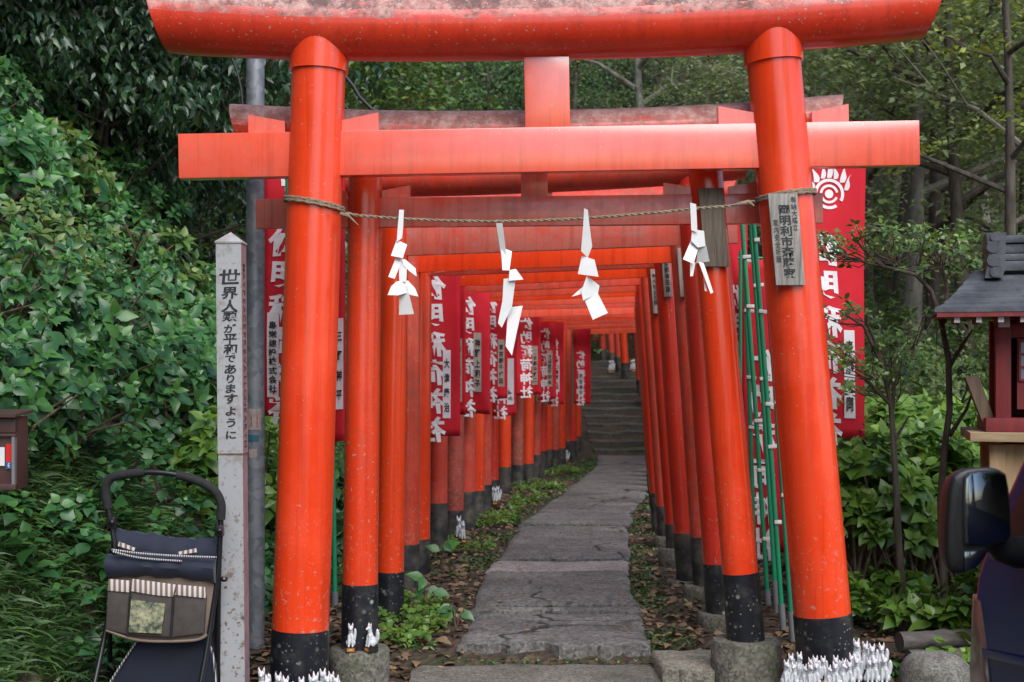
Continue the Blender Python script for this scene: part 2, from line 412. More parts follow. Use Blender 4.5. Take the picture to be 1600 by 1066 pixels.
M['notice_red'] = simple('red_notice', (.60, .02, .02), rough=.4)
M['notice_blue'] = simple('blue_notice', (.03, .10, .25), rough=.4)
M['notice_white'] = simple('white_notice', (.70, .70, .74), rough=.5)
M['sticker_teal'] = simple('teal_sticker', (.02, .10, .14), rough=.5)
M['sticker_buff'] = simple('buff_sticker', (.36, .30, .27), (.24, .20, .19), .6, 40)
M['sticker_red'] = simple('red_sticker_print', (.33, .06, .04), rough=.6)
M['cable'] = simple('black_cable', (.012, .012, .013), rough=.6)
M['moss'] = simple('moss', (.035, .055, .012), (.075, .10, .025), .95, 20, .8, 90)

# ------------------------------------------------------------------ glyphs (made first, while the scene is nearly empty)
SIGN = '世界人類が平和でありますように'
SASUKE = '佐助稲荷神社'
SLIPS = ['島栄建設株式会社', '三野神平', '長山神一', '大津康治', '神奈川武志', '神野上和子', '東京都千代田', '鎌倉市大町会', '東京都中野区', '大田区平和会', '野口商店一同', '和田神平', '奉納一同']
PLAQ = ['岡明利市斎藤家', '奉納大橋立', '家内安全祈願', '奉納商売繁盛', '東京都神田講']
TXT = set(SIGN+SASUKE+''.join(SLIPS)+''.join(PLAQ)+'MAY PEACE PREVAIL ON EARTH'.replace(' ', ''))
GL = {}
def make_glyphs():
    """every character once, flat; a bolder outline is kept only where it still fills cleanly"""
    obs = []
    for ch in sorted(TXT):
        for off in (0, .008, .014, .021, .028):
            cu = bpy.data.curves.new('glyph', 'FONT'); cu.body = ch; cu.size = 1; cu.resolution_u = 3; cu.offset = off
            o = bpy.data.objects.new('glyph', cu); COL.objects.link(o); obs.append((ch, off, o, cu))
    dg = bpy.context.evaluated_depsgraph_get(); dg.update()
    alt = {}
    for ch, off, o, cu in obs:
        me = bpy.data.meshes.new_from_object(o.evaluated_get(dg))
        v = [tuple(p.co) for p in me.vertices]; f = [tuple(p.vertices) for p in me.polygons]
        area = sum(p.area for p in me.polygons); bpy.data.meshes.remove(me)
        xs = [p[0] for p in v]; ys = [p[1] for p in v]
        cx, cy = (min(xs)+max(xs))/2, (min(ys)+max(ys))/2
        if ch < '\u0100': cy = .35
        alt.setdefault(ch, {})[off] = ([(p[0]-cx, p[1]-cy) for p in v], f, area)
    for ch, d in alt.items():
        a0 = d[0][2]; ok = [off for off in sorted(d) if d[off][2] >= a0*(1+off*9)*.999]
        GL[(ch, 1)] = d[max(ok)][:2]; GL[(ch, 0)] = d[max(o for o in ok if o < .01)][:2]
    for ch, off, o, cu in obs:
        bpy.data.objects.remove(o); bpy.data.curves.remove(cu)
make_glyphs()

def put_glyph(mb, ch, cx, cy, sx, sy, place, bold=0, shear=0.0, rot=0.0):
    """place(u, v) -> 3D point"""
    v, f = GL[(ch, bold)]
    c, s = math.cos(rot), math.sin(rot)
    pts = []
    for x, y in v:
        x, y = x*c-y*s, x*s+y*c
        pts.append(place(cx+x*sx+y*shear*sx, cy+y*sy))
    mb.add(pts, f)

# ------------------------------------------------------------------ tunnel layout
LEFT = [(6.65, -.755), (7.75, -.709), (8.9, -.695), (9.45, -.660), (10.6, -.585), (11.3, -.49), (12.3, -.42), (13.0, -.347), (13.7, -.29), (14.5, -.22),
        (16.0, -.09), (16.7, .06), (17.4, .2), (18.1, .31), (18.8, .41), (19.5, .51), (20.2, .63), (20.9, .75), (21.7, .87), (22.5, 1.0), (23.4, 1.12)]
RIGHT = [(6.55, 1.14), (7.55, 1.175), (8.5, 1.23), (9.1, 1.20), (10.0, 1.225), (11.0, 1.28), (12.0, 1.34), (12.8, 1.41), (13.6, 1.48), (14.5, 1.56),
         (15.8, 1.68), (16.6, 1.76), (17.3, 1.83), (18.0, 1.90), (18.7, 1.97), (19.4, 2.05), (20.1, 2.13), (20.9, 2.2), (21.7, 2.28), (22.5, 2.36), (23.4, 2.45)]
PATHC = [(5.5, .15), (6.3, .19), (7.2, .23), (9.5, .32), (12, .55), (13.9, .76), (17, 1.31), (20, 1.72), (22, 1.92), (24, 2.0), (40, 2.0)]
FOOT = [(-45, -9), (-12, -5.5), (0, -3.3), (4, -2.3), (6, -1.9), (7, -1.75), (8, -1.6), (10, -1.45), (14, -1.15), (18, -.6), (24, .2), (30, .35), (60, .3)]
RFOOT = [(0, 3.0), (8, 2.6), (14, 2.7), (20, 3.2), (30, 3.4), (60, 3.4)]
def hgt(x, y):
    lo = -.12+.12*min(1, max(0, (y-6.72)/.3))
    c = lo+.26*max(0, min(y, 28.5)-23)+.06*max(0, min(y, 36)-28.5)+.50*max(0, y-36)
    d = max(0, interp(FOOT, y)-x)
    bank = 1.05*d if d < 7 else 7.35+.45*(d-7)
    e = max(0, x-interp(RFOOT, y))
    k = min(1, e/1.5); k = k*k*(3-2*k)
    right = lo+.09*max(0, y-11)+.40*max(0, y-24)
    h = c*(1-k)+right*k+bank
    rough = .10*min(1, d*2+k+max(0, y-24)*.1)
    return h+rough*(nz(x, y, 3, .9)+.6*nz(x, y, 7, 2.3))

def build_ground():
    xs = np.concatenate([np.linspace(-45, -9, 18), np.linspace(-8.4, 6.6, 84), np.linspace(7.2, 45, 24)])
    ys = np.concatenate([np.linspace(-45, 3.5, 20), np.linspace(4, 16, 70), np.linspace(16.4, 42, 60), np.linspace(43, 110, 30)])
    mb = MB(); mb.v = [(float(x), float(y), hgt(float(x), float(y))) for y in ys for x in xs]; n = len(xs)
    mb.f = [(j*n+i, j*n+i+1, (j+1)*n+i+1, (j+1)*n+i) for j in range(len(ys)-1) for i in range(n-1)]
    mb.m = [0]*len(mb.f)
    return tag(mb.build('ground', M['ground']), kind='structure')
build_ground()

def slab(mb, y0, y1, half, z, c=None, jag0=0, jag1=0, seed=0, thick=.14, hl=None):
    """one cast piece of the path, worn and uneven"""
    nx, ny = 40, max(3, int((y1-y0)/.07)); g = []
    for j in range(ny+1):
        row = []
        for i in range(nx+1):
            u = i/nx*2-1; t = j/ny
            a0 = y0+jag0*nz(u*2.2, seed, 1)+jag0*.5*nz(u*5, seed, 2)+jag0*.10*nz(u*14, seed, 4); a1 = y1+jag1*nz(u*2.5, seed+5, 1)
            y = a0+(a1-a0)*t
            cc = interp(PATHC, y) if c is None else c
            hw = half+.05*nz(y*1.1, seed if c is not None else 0, (1 if u > 0 else 9))+.018*nz(y*7, 0, u > 0)
            x = cc+u*hw
            edge = max(0, abs(u)-.9)/.1
            zz = z+.010*nz(x*1.3, y*1.3, seed)+.004*nz(x*8, y*8, 1)-.02*edge**2
            if j in (0, ny): zz -= .008
            row.append((x, y, zz+(hgt(x, y) if y > 23.5 else 0)*0))
        g.append(row)
    top = [p for r in g for p in r]; n = nx+1
    fs = [(j*n+i, j*n+i+1, (j+1)*n+i+1, (j+1)*n+i) for j in range(ny) for i in range(nx)]
    border = [i for i in range(n)]+[j*n+nx for j in range(1, ny+1)]+[ny*n+i for i in range(nx-1, -1, -1)]+[j*n for j in range(ny-1, 0, -1)]
    b = len(top); top += [(top[i][0], top[i][1], top[i][2]-thick) for i in border]; L = len(border)
    fs += [(border[k], b+k, b+(k+1) % L, border[(k+1) % L]) for k in range(L)]
    mb.add(top, fs)

mb = MB()
cuts = [6.93, 7.85, 8.02, 9.42, 10.08, 12.3, 13.1, 15.7, 19.0, 21.3, 23.3]
for k in range(len(cuts)-1):
    mb.mi = 1 if k == 3 else 0
    slab(mb, cuts[k]+.012, cuts[k+1]-.012, .49+.02*(k % 2), .030+.011*((k*7) % 3), jag0=.15 if k == 0 else .012, jag1=.012, seed=k)
mb.mi = 0
tag(mb.build('path', [M['path'], M['path_light']]), kind='structure')
mb = MB()
slab(mb, 5.4, 6.86, .62, -.055, c=.12, jag1=.06, seed=31)
tag(mb.build('pavement', M['stone']), kind='structure')
mb = MB()
slab(mb, 6.5, 6.98, .21, -.005, c=.93, jag0=.03, jag1=.03, seed=41)
mb.mi = 0
slab(mb, 5.7, 6.45, .24, -.06, c=1.03, jag0=.03, jag1=.03, seed=44)
tag(mb.build('stone_paving', M['stone_pale']), kind='structure')

mb = MB(); rng = random.Random(3)
for k in range(15):
    y0 = 23.25+.5*k if k < 10 else 28.25+1.3*(k-10); z = .13*(k+1) if k < 10 else 1.30+.09*(k-9); n = 14; xl, xr = 1.42-.02*(k % 3)-.012*k, 2.62+.02*((k*5) % 3)
    rings = []
    for i in range(n+1):
        x = xl+(xr-xl)*i/n; yy = y0+.10*nz(x*1.9, k, 2); zz = z+.035*nz(x*2, k, 5)+.016*nz(x*6, k)
        rings.append([Vector((x, yy, zz-.16)), Vector((x, yy-.012, zz-.03)), Vector((x, yy+.015, zz)), Vector((x, y0+(.54 if k < 10 else 1.35), zz+.004)), Vector((x, y0+(.54 if k < 10 else 1.35), zz-.16))])
    mb.loft(rings)
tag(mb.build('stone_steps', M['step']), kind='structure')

# ------------------------------------------------------------------ torii gates
def cyl_between(mb, a, b, ra, rb, n=28, seg=1):
    a, b = Vector(a), Vector(b)
    mb.tube([a.lerp(b, t/seg) for t in range(seg+1)], [ra+(rb-ra)*t/seg for t in range(seg+1)], n)

ORD = ['front', 'second', 'third', 'fourth', 'fifth', 'sixth', 'seventh', 'eighth', 'ninth', 'tenth', 'eleventh', 'twelfth']
POSTS = {}
def gate(i, L, Rr, r, zn, hn, zk, rk, leanL, leanR, tilt, band, ped, mp, mn, mk, mb_, extn, extk, curl, label, group=None, collar=False, strutw=.13, n=28, bandR=None):
    if not collar: rk = max(rk, r*1.22)
    L, Rr = Vector(L), Vector(Rr)                     # base points on the ground or the pedestal
    g = empty('torii_gate', ((L.x+Rr.x)/2, (L.y+Rr.y)/2, min(L.z, Rr.z)), label, 'torii gate', group)
    def ax(P, lean, z): return Vector((P.x+math.tan(lean)*(z-P.z), P.y, z))
    for s, (P, lean, mat, bt, (ph, pr)) in enumerate(((L, leanL, mp[0], band, ped[0]), (Rr, -leanR, mp[1], bandR or band, ped[1]))):
        zt = zk-rk*.2+(tilt if s else 0)
        if ph > 0:
            q = MB(); q.lathe([(pr*.99, -.25), (pr, ph*.3), (pr, ph-.015), (pr-.012, ph)], (P.x, P.y, P.z-ph), 30)
            q.build('pedestal', M['pedestal'], g)
        q = MB(); cyl_between(q, ax(P, lean, bt), ax(P, lean, zt), r, r*.94, n, 6); po = q.build('post', mat, g)
        q = MB(); cyl_between(q, ax(P, lean, P.z-(.02 if ph else .1)), ax(P, lean, bt+.002), r+.004, r+.003, n, 2); q.build('base_band', mb_, po)
        if collar:
            q = MB(); zc = bt; a = ax(P, lean, zt-.165); b = ax(P, lean, zt)
            cyl_between(q, a, b, r*1.035, r*1.035, n); q.build('collar', mat, po)
        POSTS[(i, s)] = (P.copy(), lean, r)
    zl, zr = zn, zn+tilt
    A, B = ax(L, leanL, zl), ax(Rr, -leanR, zr)
    u = (B-A).normalized(); nrm = Vector((u.y, -u.x, 0)).normalized(); w = nrm.cross(u).normalized()
    if w.z < 0: w = -w
    MX = Matrix((u, -nrm, w)).transposed()
    ln = (B-A).length
    q = MB(); q.box((A+B)/2+w*hn/2, (ln+2*extn, r*.62, hn), MX); q.build('tie_beam', mn, g, bevel=.004)
    # wedges either side of each post
    for P, sg in ((A, 1), (B, -1)):
        for sd in (-1, 1):
            q = MB(); x0 = sd*r*1.0; x1 = sd*(r*1.0+.17*(r/.132)**.5)
            h0, h1 = hn*.24, hn*.40
            base = P+w*(hn+.001)-nrm*r*.24
            q.prism([base+u*x0, base+u*x1, base+u*x1+w*h1, base+u*x0+w*h0], nrm*r*.48)
            q.build('wedge', mn, g)
    # strut under the top beam
    A2, B2 = ax(L, leanL, zk), ax(Rr, -leanR, zk+tilt)
    u2 = (B2-A2).normalized(); w2 = Vector((0, 0, 1)); n2 = nrm
    mid = (A+B)/2+w*hn; top = (A2+B2)/2-w2*rk*.6
    q = MB(); q.box((mid+top)/2, (strutw, r*.55, (top-mid).length), MX); q.build('strut', mn if not collar else mp[2], g, bevel=.003)
    # round top beam with upturned, slanting ends
    c = (A2+B2)/2; half = (B2-A2).length/2+extk; q = MB(); rings = []; ns = 26; m = 24
    for k in range(ns+1):
        t = k/ns*2-1; cc = c+u2*half*t+w2*curl*abs(t)**2.4
        sl = .0 if 0 < k < ns else (.8 if k else -.8)
        ring = []
        for j in range(m):
            th = 2*math.pi*j/m; d = math.cos(th); e = math.sin(th)
            rr = rk*(1+.03*t*t)
            ring.append(cc+n2*rr*d+w2*rr*e+u2*sl*rr*.36*e)
        rings.append(ring)
    q.loft(rings); q.build('top_beam', mk, g)
    return g

# the front gate, traced at 6.3 m
Y1 = 6.3
b1, t1 = at(466, 1098, Y1), at(500, 50, Y1); b2, t2 = at(1297, 1098, Y1), at(1205, 50, Y1)
gate(0, b1, b2, .133, at(0, 277, Y1).z, .208, at(0, 47, Y1).z, .158,
     math.atan((t1.x-b1.x)/(t1.z-b1.z)), math.atan((b2.x-t2.x)/(t2.z-b2.z)), .040, at(0, 982, Y1).z, ((0, 0), (0, 0)),
     (M['verm'], M['verm'], M['verm_fade_sheen']), M['verm_fade_sheen'], M['verm_lichen'], M['band'], .63, .76, .07,
     'tall bright vermilion torii gate at the very front with a rope across it', 'torii gates over the path', True, .21, 40, bandR=at(0, 959, Y1).z)

mats = {1: ('verm_slight', 'verm', 'verm_blotch', 'verm_lichen_pale', 'band'), 2: ('verm', 'red_shaded', 'verm_blotch', 'red_worn', 'band'),
        3: ('verm_worn', 'red_worn', 'verm', 'red_worn', 'band_worn'), 4: ('verm', 'red_shaded', 'red_worn', 'red_worn', 'band_worn'),
        5: ('red_worn', 'red_shaded', 'verm', 'red_worn', 'band_worn'), 6: ('brown_worn', 'red_worn', 'red_worn', 'red_worn', 'band_worn'),
        7: ('red_worn', 'red_shaded', 'verm_worn', 'brown_worn', 'band_worn')}
bandY = {1: (912, 895), 2: (893, 880), 3: (850, 838), 4: (842, 832), 5: (786, 818), 6: (797, 790), 7: (768, 770)}
pedH = {1: ((.13, .15), (.20, .17)), 2: ((0, 0), (.085, .14)), 3: ((0, 0), (.09, .15)), 4: ((0, 0), (.03, .16)), 5: ((0, 0), (.13, .14)), 6: ((.05, .15), (.10, .12))}
cyc = [('red_shaded', 'red_shaded', 'red_worn', 'red_worn', 'band_worn'), ('verm', 'red_shaded', 'verm_fade_sheen', 'red_worn', 'band_worn'),
       ('brown_worn', 'red_worn', 'red_worn', 'brown_worn', 'band_worn'), ('verm', 'red_worn', 'verm', 'red_worn', 'band_worn'), ('red_worn', 'red_shaded', 'verm_fade_sheen', 'red_worn', 'band_worn')]
rng = random.Random(11)
LOOK = {1: 'second torii gate from the front, weathered, its posts on round concrete pedestals',
        2: 'third torii gate from the front, orange left post with clean black band',
        3: 'fourth torii gate from the front, its left post streaked brown',
        4: 'fifth torii gate from the front, slim bright orange left post',
        5: 'sixth torii gate from the front, reddish left post beside the tall red banner',
        6: 'seventh torii gate from the front, dull brown left post with foxes at its foot',
        7: 'eighth torii gate from the front, weathered red left post'}
for i in range(1, len(LEFT)+1):
    (yl, xl), (yr, xr) = LEFT[i-1], RIGHT[i-1]
    mm = mats.get(i) or cyc[i % 5]
    pl = pedH.get(i, ((0, 0), (.06, .12) if i % 3 == 0 else (0, 0)))
    zb = -.055 if i == 1 else 0
    zl0, zr0 = (-.06 if i == 1 else 0)+pl[0][0], (-.07 if i == 1 else 0)+pl[1][0]
    if i in bandY: bl, br = at(0, bandY[i][0], yl).z, at(0, bandY[i][1], yr).z
    else: bl, br = .26+.09*rng.random(), .24+.08*rng.random()
    if i == 1: r, zn, hn, zk, rk = .088, 2.145, .145, 2.595, .118
    elif i == 2: r, zn, hn, zk, rk = .082, 2.10, .155, 2.53, .085
    else: r, zn, hn, zk, rk = .074+.010*rng.random(), 2.085+.03*rng.random(), .125+.02*rng.random(), 2.45+.05*rng.random(), .075+.01*rng.random()
    lab = LOOK.get(i) or (f'{ORD[i]} torii gate from the front, inside the red tunnel' if i < 12 else 'red torii gate crowded deep in the tunnel before the stone steps')
    gate(i, (xl, yl, zl0), (xr, yr, zr0), r, zn, hn, zk, rk, R((.75 if i < 3 else .45)+.3*(rng.random()-.5)), R((4.95 if i == 1 else 4.2)+.6*(rng.random()-.5)*(i > 1)), .005 if i == 1 else .045+.02*(rng.random()-.5), bl, pl,
         (M[mm[0]], M[mm[1]]), M[mm[2]], M[mm[3]], M[mm[4]] if i > 1 else M['band'], .54 if i == 1 else .24, .64 if i == 1 else .34, .05 if i == 1 else .03,
         lab, 'torii gates over the path', n=24 if i < 9 else 16, bandR=br)
for k, (y, xr) in enumerate(((24.3, 2.64), (25.2, 2.64), (26.0, 2.62), (26.8, 2.58), (28.1, 2.38), (29.4, 2.36), (31.6, 2.37), (34.0, 2.33), (36.2, 2.25))):
    z = hgt(1.9, y); mm = cyc[(k*2+1) % 5]
    gate(40+k, (xr-1.62, y, z), (xr, y, z), .085, z+2.05, .13, z+2.45, .08, R(1), R(3.5), .045, z+.32, ((0, 0), (0, 0)),
         (M['brown_worn' if k % 2 else 'red_worn'], M['verm' if k in (0, 4) else 'red_worn']), M[mm[2]], M['red_worn'], M['band_worn'], .22, .32, .03,
         'small torii gate climbing the far stone steps', 'torii gates on the far steps', n=16)

def post_point(key, z, ang=-math.pi/2, extra=0.0):
    P, lean, r = POSTS[key]
    return Vector((P.x+math.tan(lean)*(z-P.z)+(r+extra)*math.cos(ang), P.y+(r+extra)*math.sin(ang), z))

# ------------------------------------------------------------------ rope with paper streamers
def rope():
    pts = []
    for (px, py) in ((540, 333), (560, 337), (630, 342), (700, 345), (770, 346), (830, 345), (900, 342), (970, 337), (1040, 331), (1085, 326), (1140, 322), (1182, 314)):
        pts.append(at(px, py, 6.185))
    q = MB()
    def strand(path, ph, rr=.0044):
        out = []; d = 0
        path = [Vector(p) for p in path]
        dense = []
        for a, b in zip(path, path[1:]):
            k = max(2, int((b-a).length/.008))
            dense += [a.lerp(b, j/k) for j in range(k)]
        for j, p in enumerate(dense):
            th = j*.008/.03*math.pi+ph
            out.append(p+Vector((0, math.cos(th), math.sin(th)))*.0036)
        q.tube(out, rr, 6)
    for ph in (0, math.pi): strand(pts, ph)
    # turns round each post
    for key, zc, dz in (((0, 0), at(0, 322, 6.3).z, -.025), ((0, 1), at(0, 309, 6.3).z, .02)):
        P, lean, r = POSTS[key]
        for lay in range(2):
            ring = []
            for k in range(49):
                a = 2*math.pi*k/48
                z = zc+lay*.013+dz*math.cos(a)
                ring.append(Vector((P.x+math.tan(lean)*(z-P.z)+(r+.008)*math.cos(a), P.y+(r+.008)*math.sin(a), z)))
            for ph in (0, math.pi):
                q.tube([p+Vector((0, 0, .0035*math.sin(j*1.1+ph))) for j, p in enumerate(ring)], .0050, 6, cap=False)
    q.tube([at(1150, 320, 6.17), at(1170, 316, 6.165), at(1178, 322, 6.165)], [.008, .012, .004], 8)
    q.tube([at(532, 334, 6.17), at(545, 338, 6.165), at(560, 352, 6.165)], [.010, .006, .002], 6)
    o = q.build('straw_rope', M['rope'])
    tag(o, 'thin twisted straw rope strung between the two front posts', 'rope')
rope()

SH = [
 [[(624,328),(631,328),(630,352),(628,372),(620,378),(622,350)], [(619,374),(636,382),(630,404),(611,400)], [(619,400),(628,406),(617,436),(607,433)],
  [(625,403),(634,406),(649,419),(651,432),(640,424),(632,416)], [(623,410),(636,410),(635,441),(624,440)],
  [(607,462),(612,448),(620,440),(637,438),(648,450),(653,463),(643,461),(635,458),(622,462)], [(624,455),(636,446),(647,491),(623,492)]],
 [[(775,349),(785,349),(789,380),(791,402),(783,402),(779,372)], [(783,386),(800,392),(796,423),(785,423)], [(796,422),(806,420),(818,437),(795,439)],
  [(787,436),(806,434),(800,479),(784,512),(778,505),(785,470)], [(794,479),(817,477),(808,517),(800,556),(790,541)]],
 [[(912,327),(918,329),(921,352),(926,384),(919,402),(908,392),(911,352)], [(910,398),(929,406),(934,434),(903,428)], [(917,431),(937,446),(935,458),(911,470),(908,456)],
  [(916,443),(893,464),(914,458)], [(913,468),(933,456),(950,489),(926,500)]],
 [[(1079,316),(1088,319),(1089,364),(1080,360)], [(1082,358),(1100,361),(1102,385),(1090,387),(1080,376)], [(1081,375),(1093,385),(1082,413),(1066,406)],
  [(1091,383),(1103,385),(1108,409),(1089,411)], [(1079,408),(1087,410),(1082,432),(1078,432)], [(1091,409),(1100,411),(1115,457),(1110,459)], [(1099,428),(1105,455),(1101,455)]],
]
for k, pieces in enumerate(SH):
    q = MB(); rng = random.Random(k)
    for j, poly in enumerate(pieces):
        y = 6.165-.006*(j % 3)
        cx = sum(p[0] for p in poly)/len(poly); cy = sum(p[1] for p in poly)/len(poly)
        tx, ty = rng.uniform(-.9, .9), rng.uniform(-.9, .4)
        def lift(p): return at(p[0], p[1], y)+Vector((0, ((p[0]-cx)*tx+(p[1]-cy)*ty)*.0022, 0))
        q.prism([lift(p) for p in poly], (0, .0005, 0))
    o = q.build('paper_streamer', M['paper'], smooth=False)
    tag(o, ['folded white zigzag paper streamer nearest the left front post', 'longest white paper streamer, hanging left of the rope middle',
            'white paper streamer right of the rope middle, tip swung to the right', 'white paper streamer with a forked tail by the right wooden plaques'][k], 'paper streamer', 'shide streamers on the rope')

# ------------------------------------------------------------------ wooden plaques on right posts
def plaque(key, ytop, ybot, wpx, mat, texts, label, dx=0):
    P, lean, r = POSTS[key]; Y = P.y-r-.012
    za, zb = at(0, ytop, Y).z, at(0, ybot, Y).z; w = wpx/F*Y
    ca, cb = post_point(key, za), post_point(key, zb)
    up = (ca-cb).normalized(); sx = Vector((1, 0, 0)); c0 = (ca+cb)/2+Vector((dx, -.011, 0)); h = (ca-cb).length
    q = MB(); n = up.cross(sx).normalized()
    MX = Matrix((sx, up.cross(sx), up)).transposed()
    q.box(c0, (w, .02, h), MX); o = q.build('wooden_plaque', mat, bevel=.003)
    tag(o, label, 'plaque', 'wooden name plaques on the posts')
    if texts:
        q = MB()
        for (s, cx, top, ch, wsz, ink) in texts:
            for k, c in enumerate(s):
                put_glyph(q, c, cx*w, h/2-(top+ch*(k+.5))*h, wsz*w, ch*h*.98, lambda a, b: c0+sx*a+up*b+Vector((0, -.0115, 0)), 1 if wsz > .25 else 0, rot=.05*nz(k, cx, 3))
        adopt(q.build('lettering', M['ink']), o)
plaque((0, 1), 303, 446, 46, M['plaque'], [(PLAQ[0], .0, .12, .115, .42, 1), (PLAQ[1], .33, .03, .075, .20, 0), (PLAQ[2], -.33, .28, .08, .18, 0)],
       'pale weathered plaque with black brush writing on the right front post', dx=-.045)
plaque((1, 1), 294, 417, 38, M['plaque_dark'], None, 'blank brown wooden plaque on the second right post', dx=-.0)
plaque((3, 1), 388, 464, 14, M['plaque'], None, 'narrow blank grey plaque on the fourth right post', dx=-.02)
plaque((4, 1), 393, 464, 13, M['plaque'], [(PLAQ[4], 0, .06, .14, .55, 0)], 'narrow grey plaque with faint writing on the fifth right post', dx=-.01)
plaque((5, 1), 421, 490, 19, M['plaque'], [(PLAQ[3], .2, .06, .14, .42, 0), (PLAQ[2], -.25, .1, .12, .3, 0)], 'small grey plaque with black writing deepest along the right posts', dx=-.01)

# ------------------------------------------------------------------ red banners
def banner(pl, pr, pb, Y, H, label, slip=None, mirror=True, slip_px=None, old=False, emblem=False, yaw=0.0, seed=0, hem=True, tsc=1.0, toff=0.0):
    c0 = at(pl, pb, Y); c1 = at(pr, pb, Y); W = c1.x-c0.x; zb = c0.z
    g = empty('shrine_banner', (c0.x, Y, zb), label, 'banner', 'red shrine banners')
    def P(u, v, off=0.0):            # u across 0..W, v up 0..H
        a = u/W
        f = .022*math.sin(5.5*a+seed*1.7+1.1*v)*(.35+.65*(1-v/H))+.030*nz(a*1.6, v*1.5, seed)+.010*nz(a*4+v*3, v*5, seed+3)
        x = c0.x+u*math.cos(yaw); y = Y+u*math.sin(yaw)+f-off
        return Vector((x, y, zb+v+.008*math.sin(4*a+seed)*(1-v/H)))
    nx, nyv = 14, 30; q = MB()
    vs = [P(W*i/nx, H*j/nyv) for j in range(nyv+1) for i in range(nx+1)]
    q.add(vs, [(j*(nx+1)+i, j*(nx+1)+i+1, (j+1)*(nx+1)+i+1, (j+1)*(nx+1)+i) for j in range(nyv) for i in range(nx)])
    cl = q.build('banner_cloth', M['banner'], g)
    md = cl.modifiers.new('thick', 'SOLIDIFY'); md.thickness = .0015; md.offset = 1
    q = MB(); q.tube([(c0.x-.012, Y+.004, zb-.02 if 5 <= seed <= 13 else hgt(c0.x, Y)-.05), (c0.x-.012, Y+.004, zb+H+.06)], .011, 10); q.build('pole', M['green_pole'], g)
    q = MB(); q.tube([(c0.x-.03, Y+.004, zb+H+.012), P(W, H)+Vector((.02, 0, .012))], .007, 8); q.build('crossbar', M['green_pole'], g)
    q = MB(); ch = H*.122*tsc; s = -1 if mirror else 1
    for k, c in enumerate(SASUKE):
        put_glyph(q, c, W*(.43+toff), H*.70-ch*(k+.5), W*.50*s*min(1, tsc), ch*.92, lambda a, b: P(a, b, .004), 1, shear=.06, rot=.06*nz(k, seed, 3))
    q.build('lettering', M['white_print'], g)
    if emblem:
        q = MB(); cx, cy = W*.5, H*.83; rr = W*.21
        for (ra, rb, a0, a1) in ((1, .80, -.5, 5.3), (.62, .46, .2, 5.9), (.28, .0, 0, 6.283)):
            N = 28
            for k in range(N):
                t0, t1_ = a0+(a1-a0)*k/N, a0+(a1-a0)*(k+1)/N
                q.add([P(cx+rr*rad*math.cos(t), cy+rr*rad*math.sin(t), .004) for rad, t in ((ra, t0), (ra, t1_), (max(rb, .01), t1_), (max(rb, .01), t0))], [(0, 1, 2, 3)])
        def flame(ax_, ay, h, w, lean):
            L = []; Rr_ = []
            for k in range(9):
                t = k/8; ww = w*(1-t)**.8*(.75+.5*math.sin(t*5)); xx = lean*t*t*h+.05*h*math.sin(t*6)
                L.append((ax_-ww+xx, ay+t*h)); Rr_.append((ax_+ww+xx, ay+t*h))
            for k in range(8):
                q.add([P(*p, .004) for p in (L[k], Rr_[k], Rr_[k+1], L[k+1])], [(0, 1, 2, 3)])
        for (fx, fy, fh, fw, fl) in ((0, 1.05, 1.5, .18, .1), (-.42, 1.0, 1.1, .16, .2), (.42, .98, 1.1, .16, -.15), (.85, .75, 1.25, .2, .3), (-.85, .75, 1.2, .2, -.3), (1.12, .25, 1.1, .16, .35), (-1.12, .25, 1.1, .16, -.35)):
            flame(cx+fx*rr, cy+fy*rr, fh*rr, fw*rr, fl)
        q.build('flame_jewel_emblem', M['white_print'], g)
    if slip:
        sl, sr, st, sb = slip_px
        u0, u1 = (sl-pl)/(pr-pl)*W, (sr-pl)/(pr-pl)*W; v0, v1 = (pb-sb)/F*Y, (pb-st)/F*Y
        q = MB(); N = 10
        q.add([P(u, v0+(v1-v0)*j/N, .005) for j in range(N+1) for u in (u0, u1)], [(2*j, 2*j+1, 2*j+3, 2*j+2) for j in range(N)])
        so = q.build('name_slip', M['slip_old'] if old else M['slip'], g)
        q = MB(); n = len(slip); hh = (v1-v0)*.86/n
        for k, c in enumerate(slip):
            put_glyph(q, c, (u0+u1)/2, v1-(v1-v0)*.09-hh*(k+.5), (u1-u0)*.72, min(hh*.85, (u1-u0)*1.3), lambda a, b: P(a, b, .0085), 1, rot=.07*nz(k, seed, 9))
        q.build('lettering', M['ink'], so)
    return g

banner(1238, 1352, 683, 7.9, 1.72, 'large red banner with flame emblem behind the right front post', '鎌倉神社' if False else '奉納一同', True, (1318, 1336, 515, 652), emblem=True, seed=1)
banner(414, 522, 652, 7.6, 1.55, 'red banner peeking out between the steel pole and left front post', SLIPS[0], False, (419, 437, 490, 622), emblem=True, seed=2, toff=-.13)
banner(452, 540, 690, 7.35, 1.55, 'red banner between the first and second left posts', SLIPS[1], True, (524, 537, 498, 640), seed=3)
banner(555, 612, 682, 8.3, 1.6, 'red banner between the second and third left posts with an aged slip', SLIPS[2], True, (591, 606, 512, 648), True, seed=4)
banner(622, 719, 683, 10.05, 1.75, 'long red banner showing its white lettering beside the fifth left post', SLIPS[3], True, (692, 704, 548, 655), seed=5, toff=.09)
banner(672, 728, 648, 11.0, 1.6, 'red banner half hidden behind the long lettered one', SLIPS[4], True, (709, 722, 529, 628), True, seed=6, toff=-.12)
banner(706, 766, 646, 12.0, 1.5, 'red banner with tan slip, next beyond the half hidden one', SLIPS[5], True, (740, 752, 520, 612), True, seed=7, toff=-.05)
banner(744, 793, 622, 13.4, 1.45, 'dark red banner left of the rope\'s longest paper tip', SLIPS[6], True, (778, 788, 530, 603), True, seed=8)
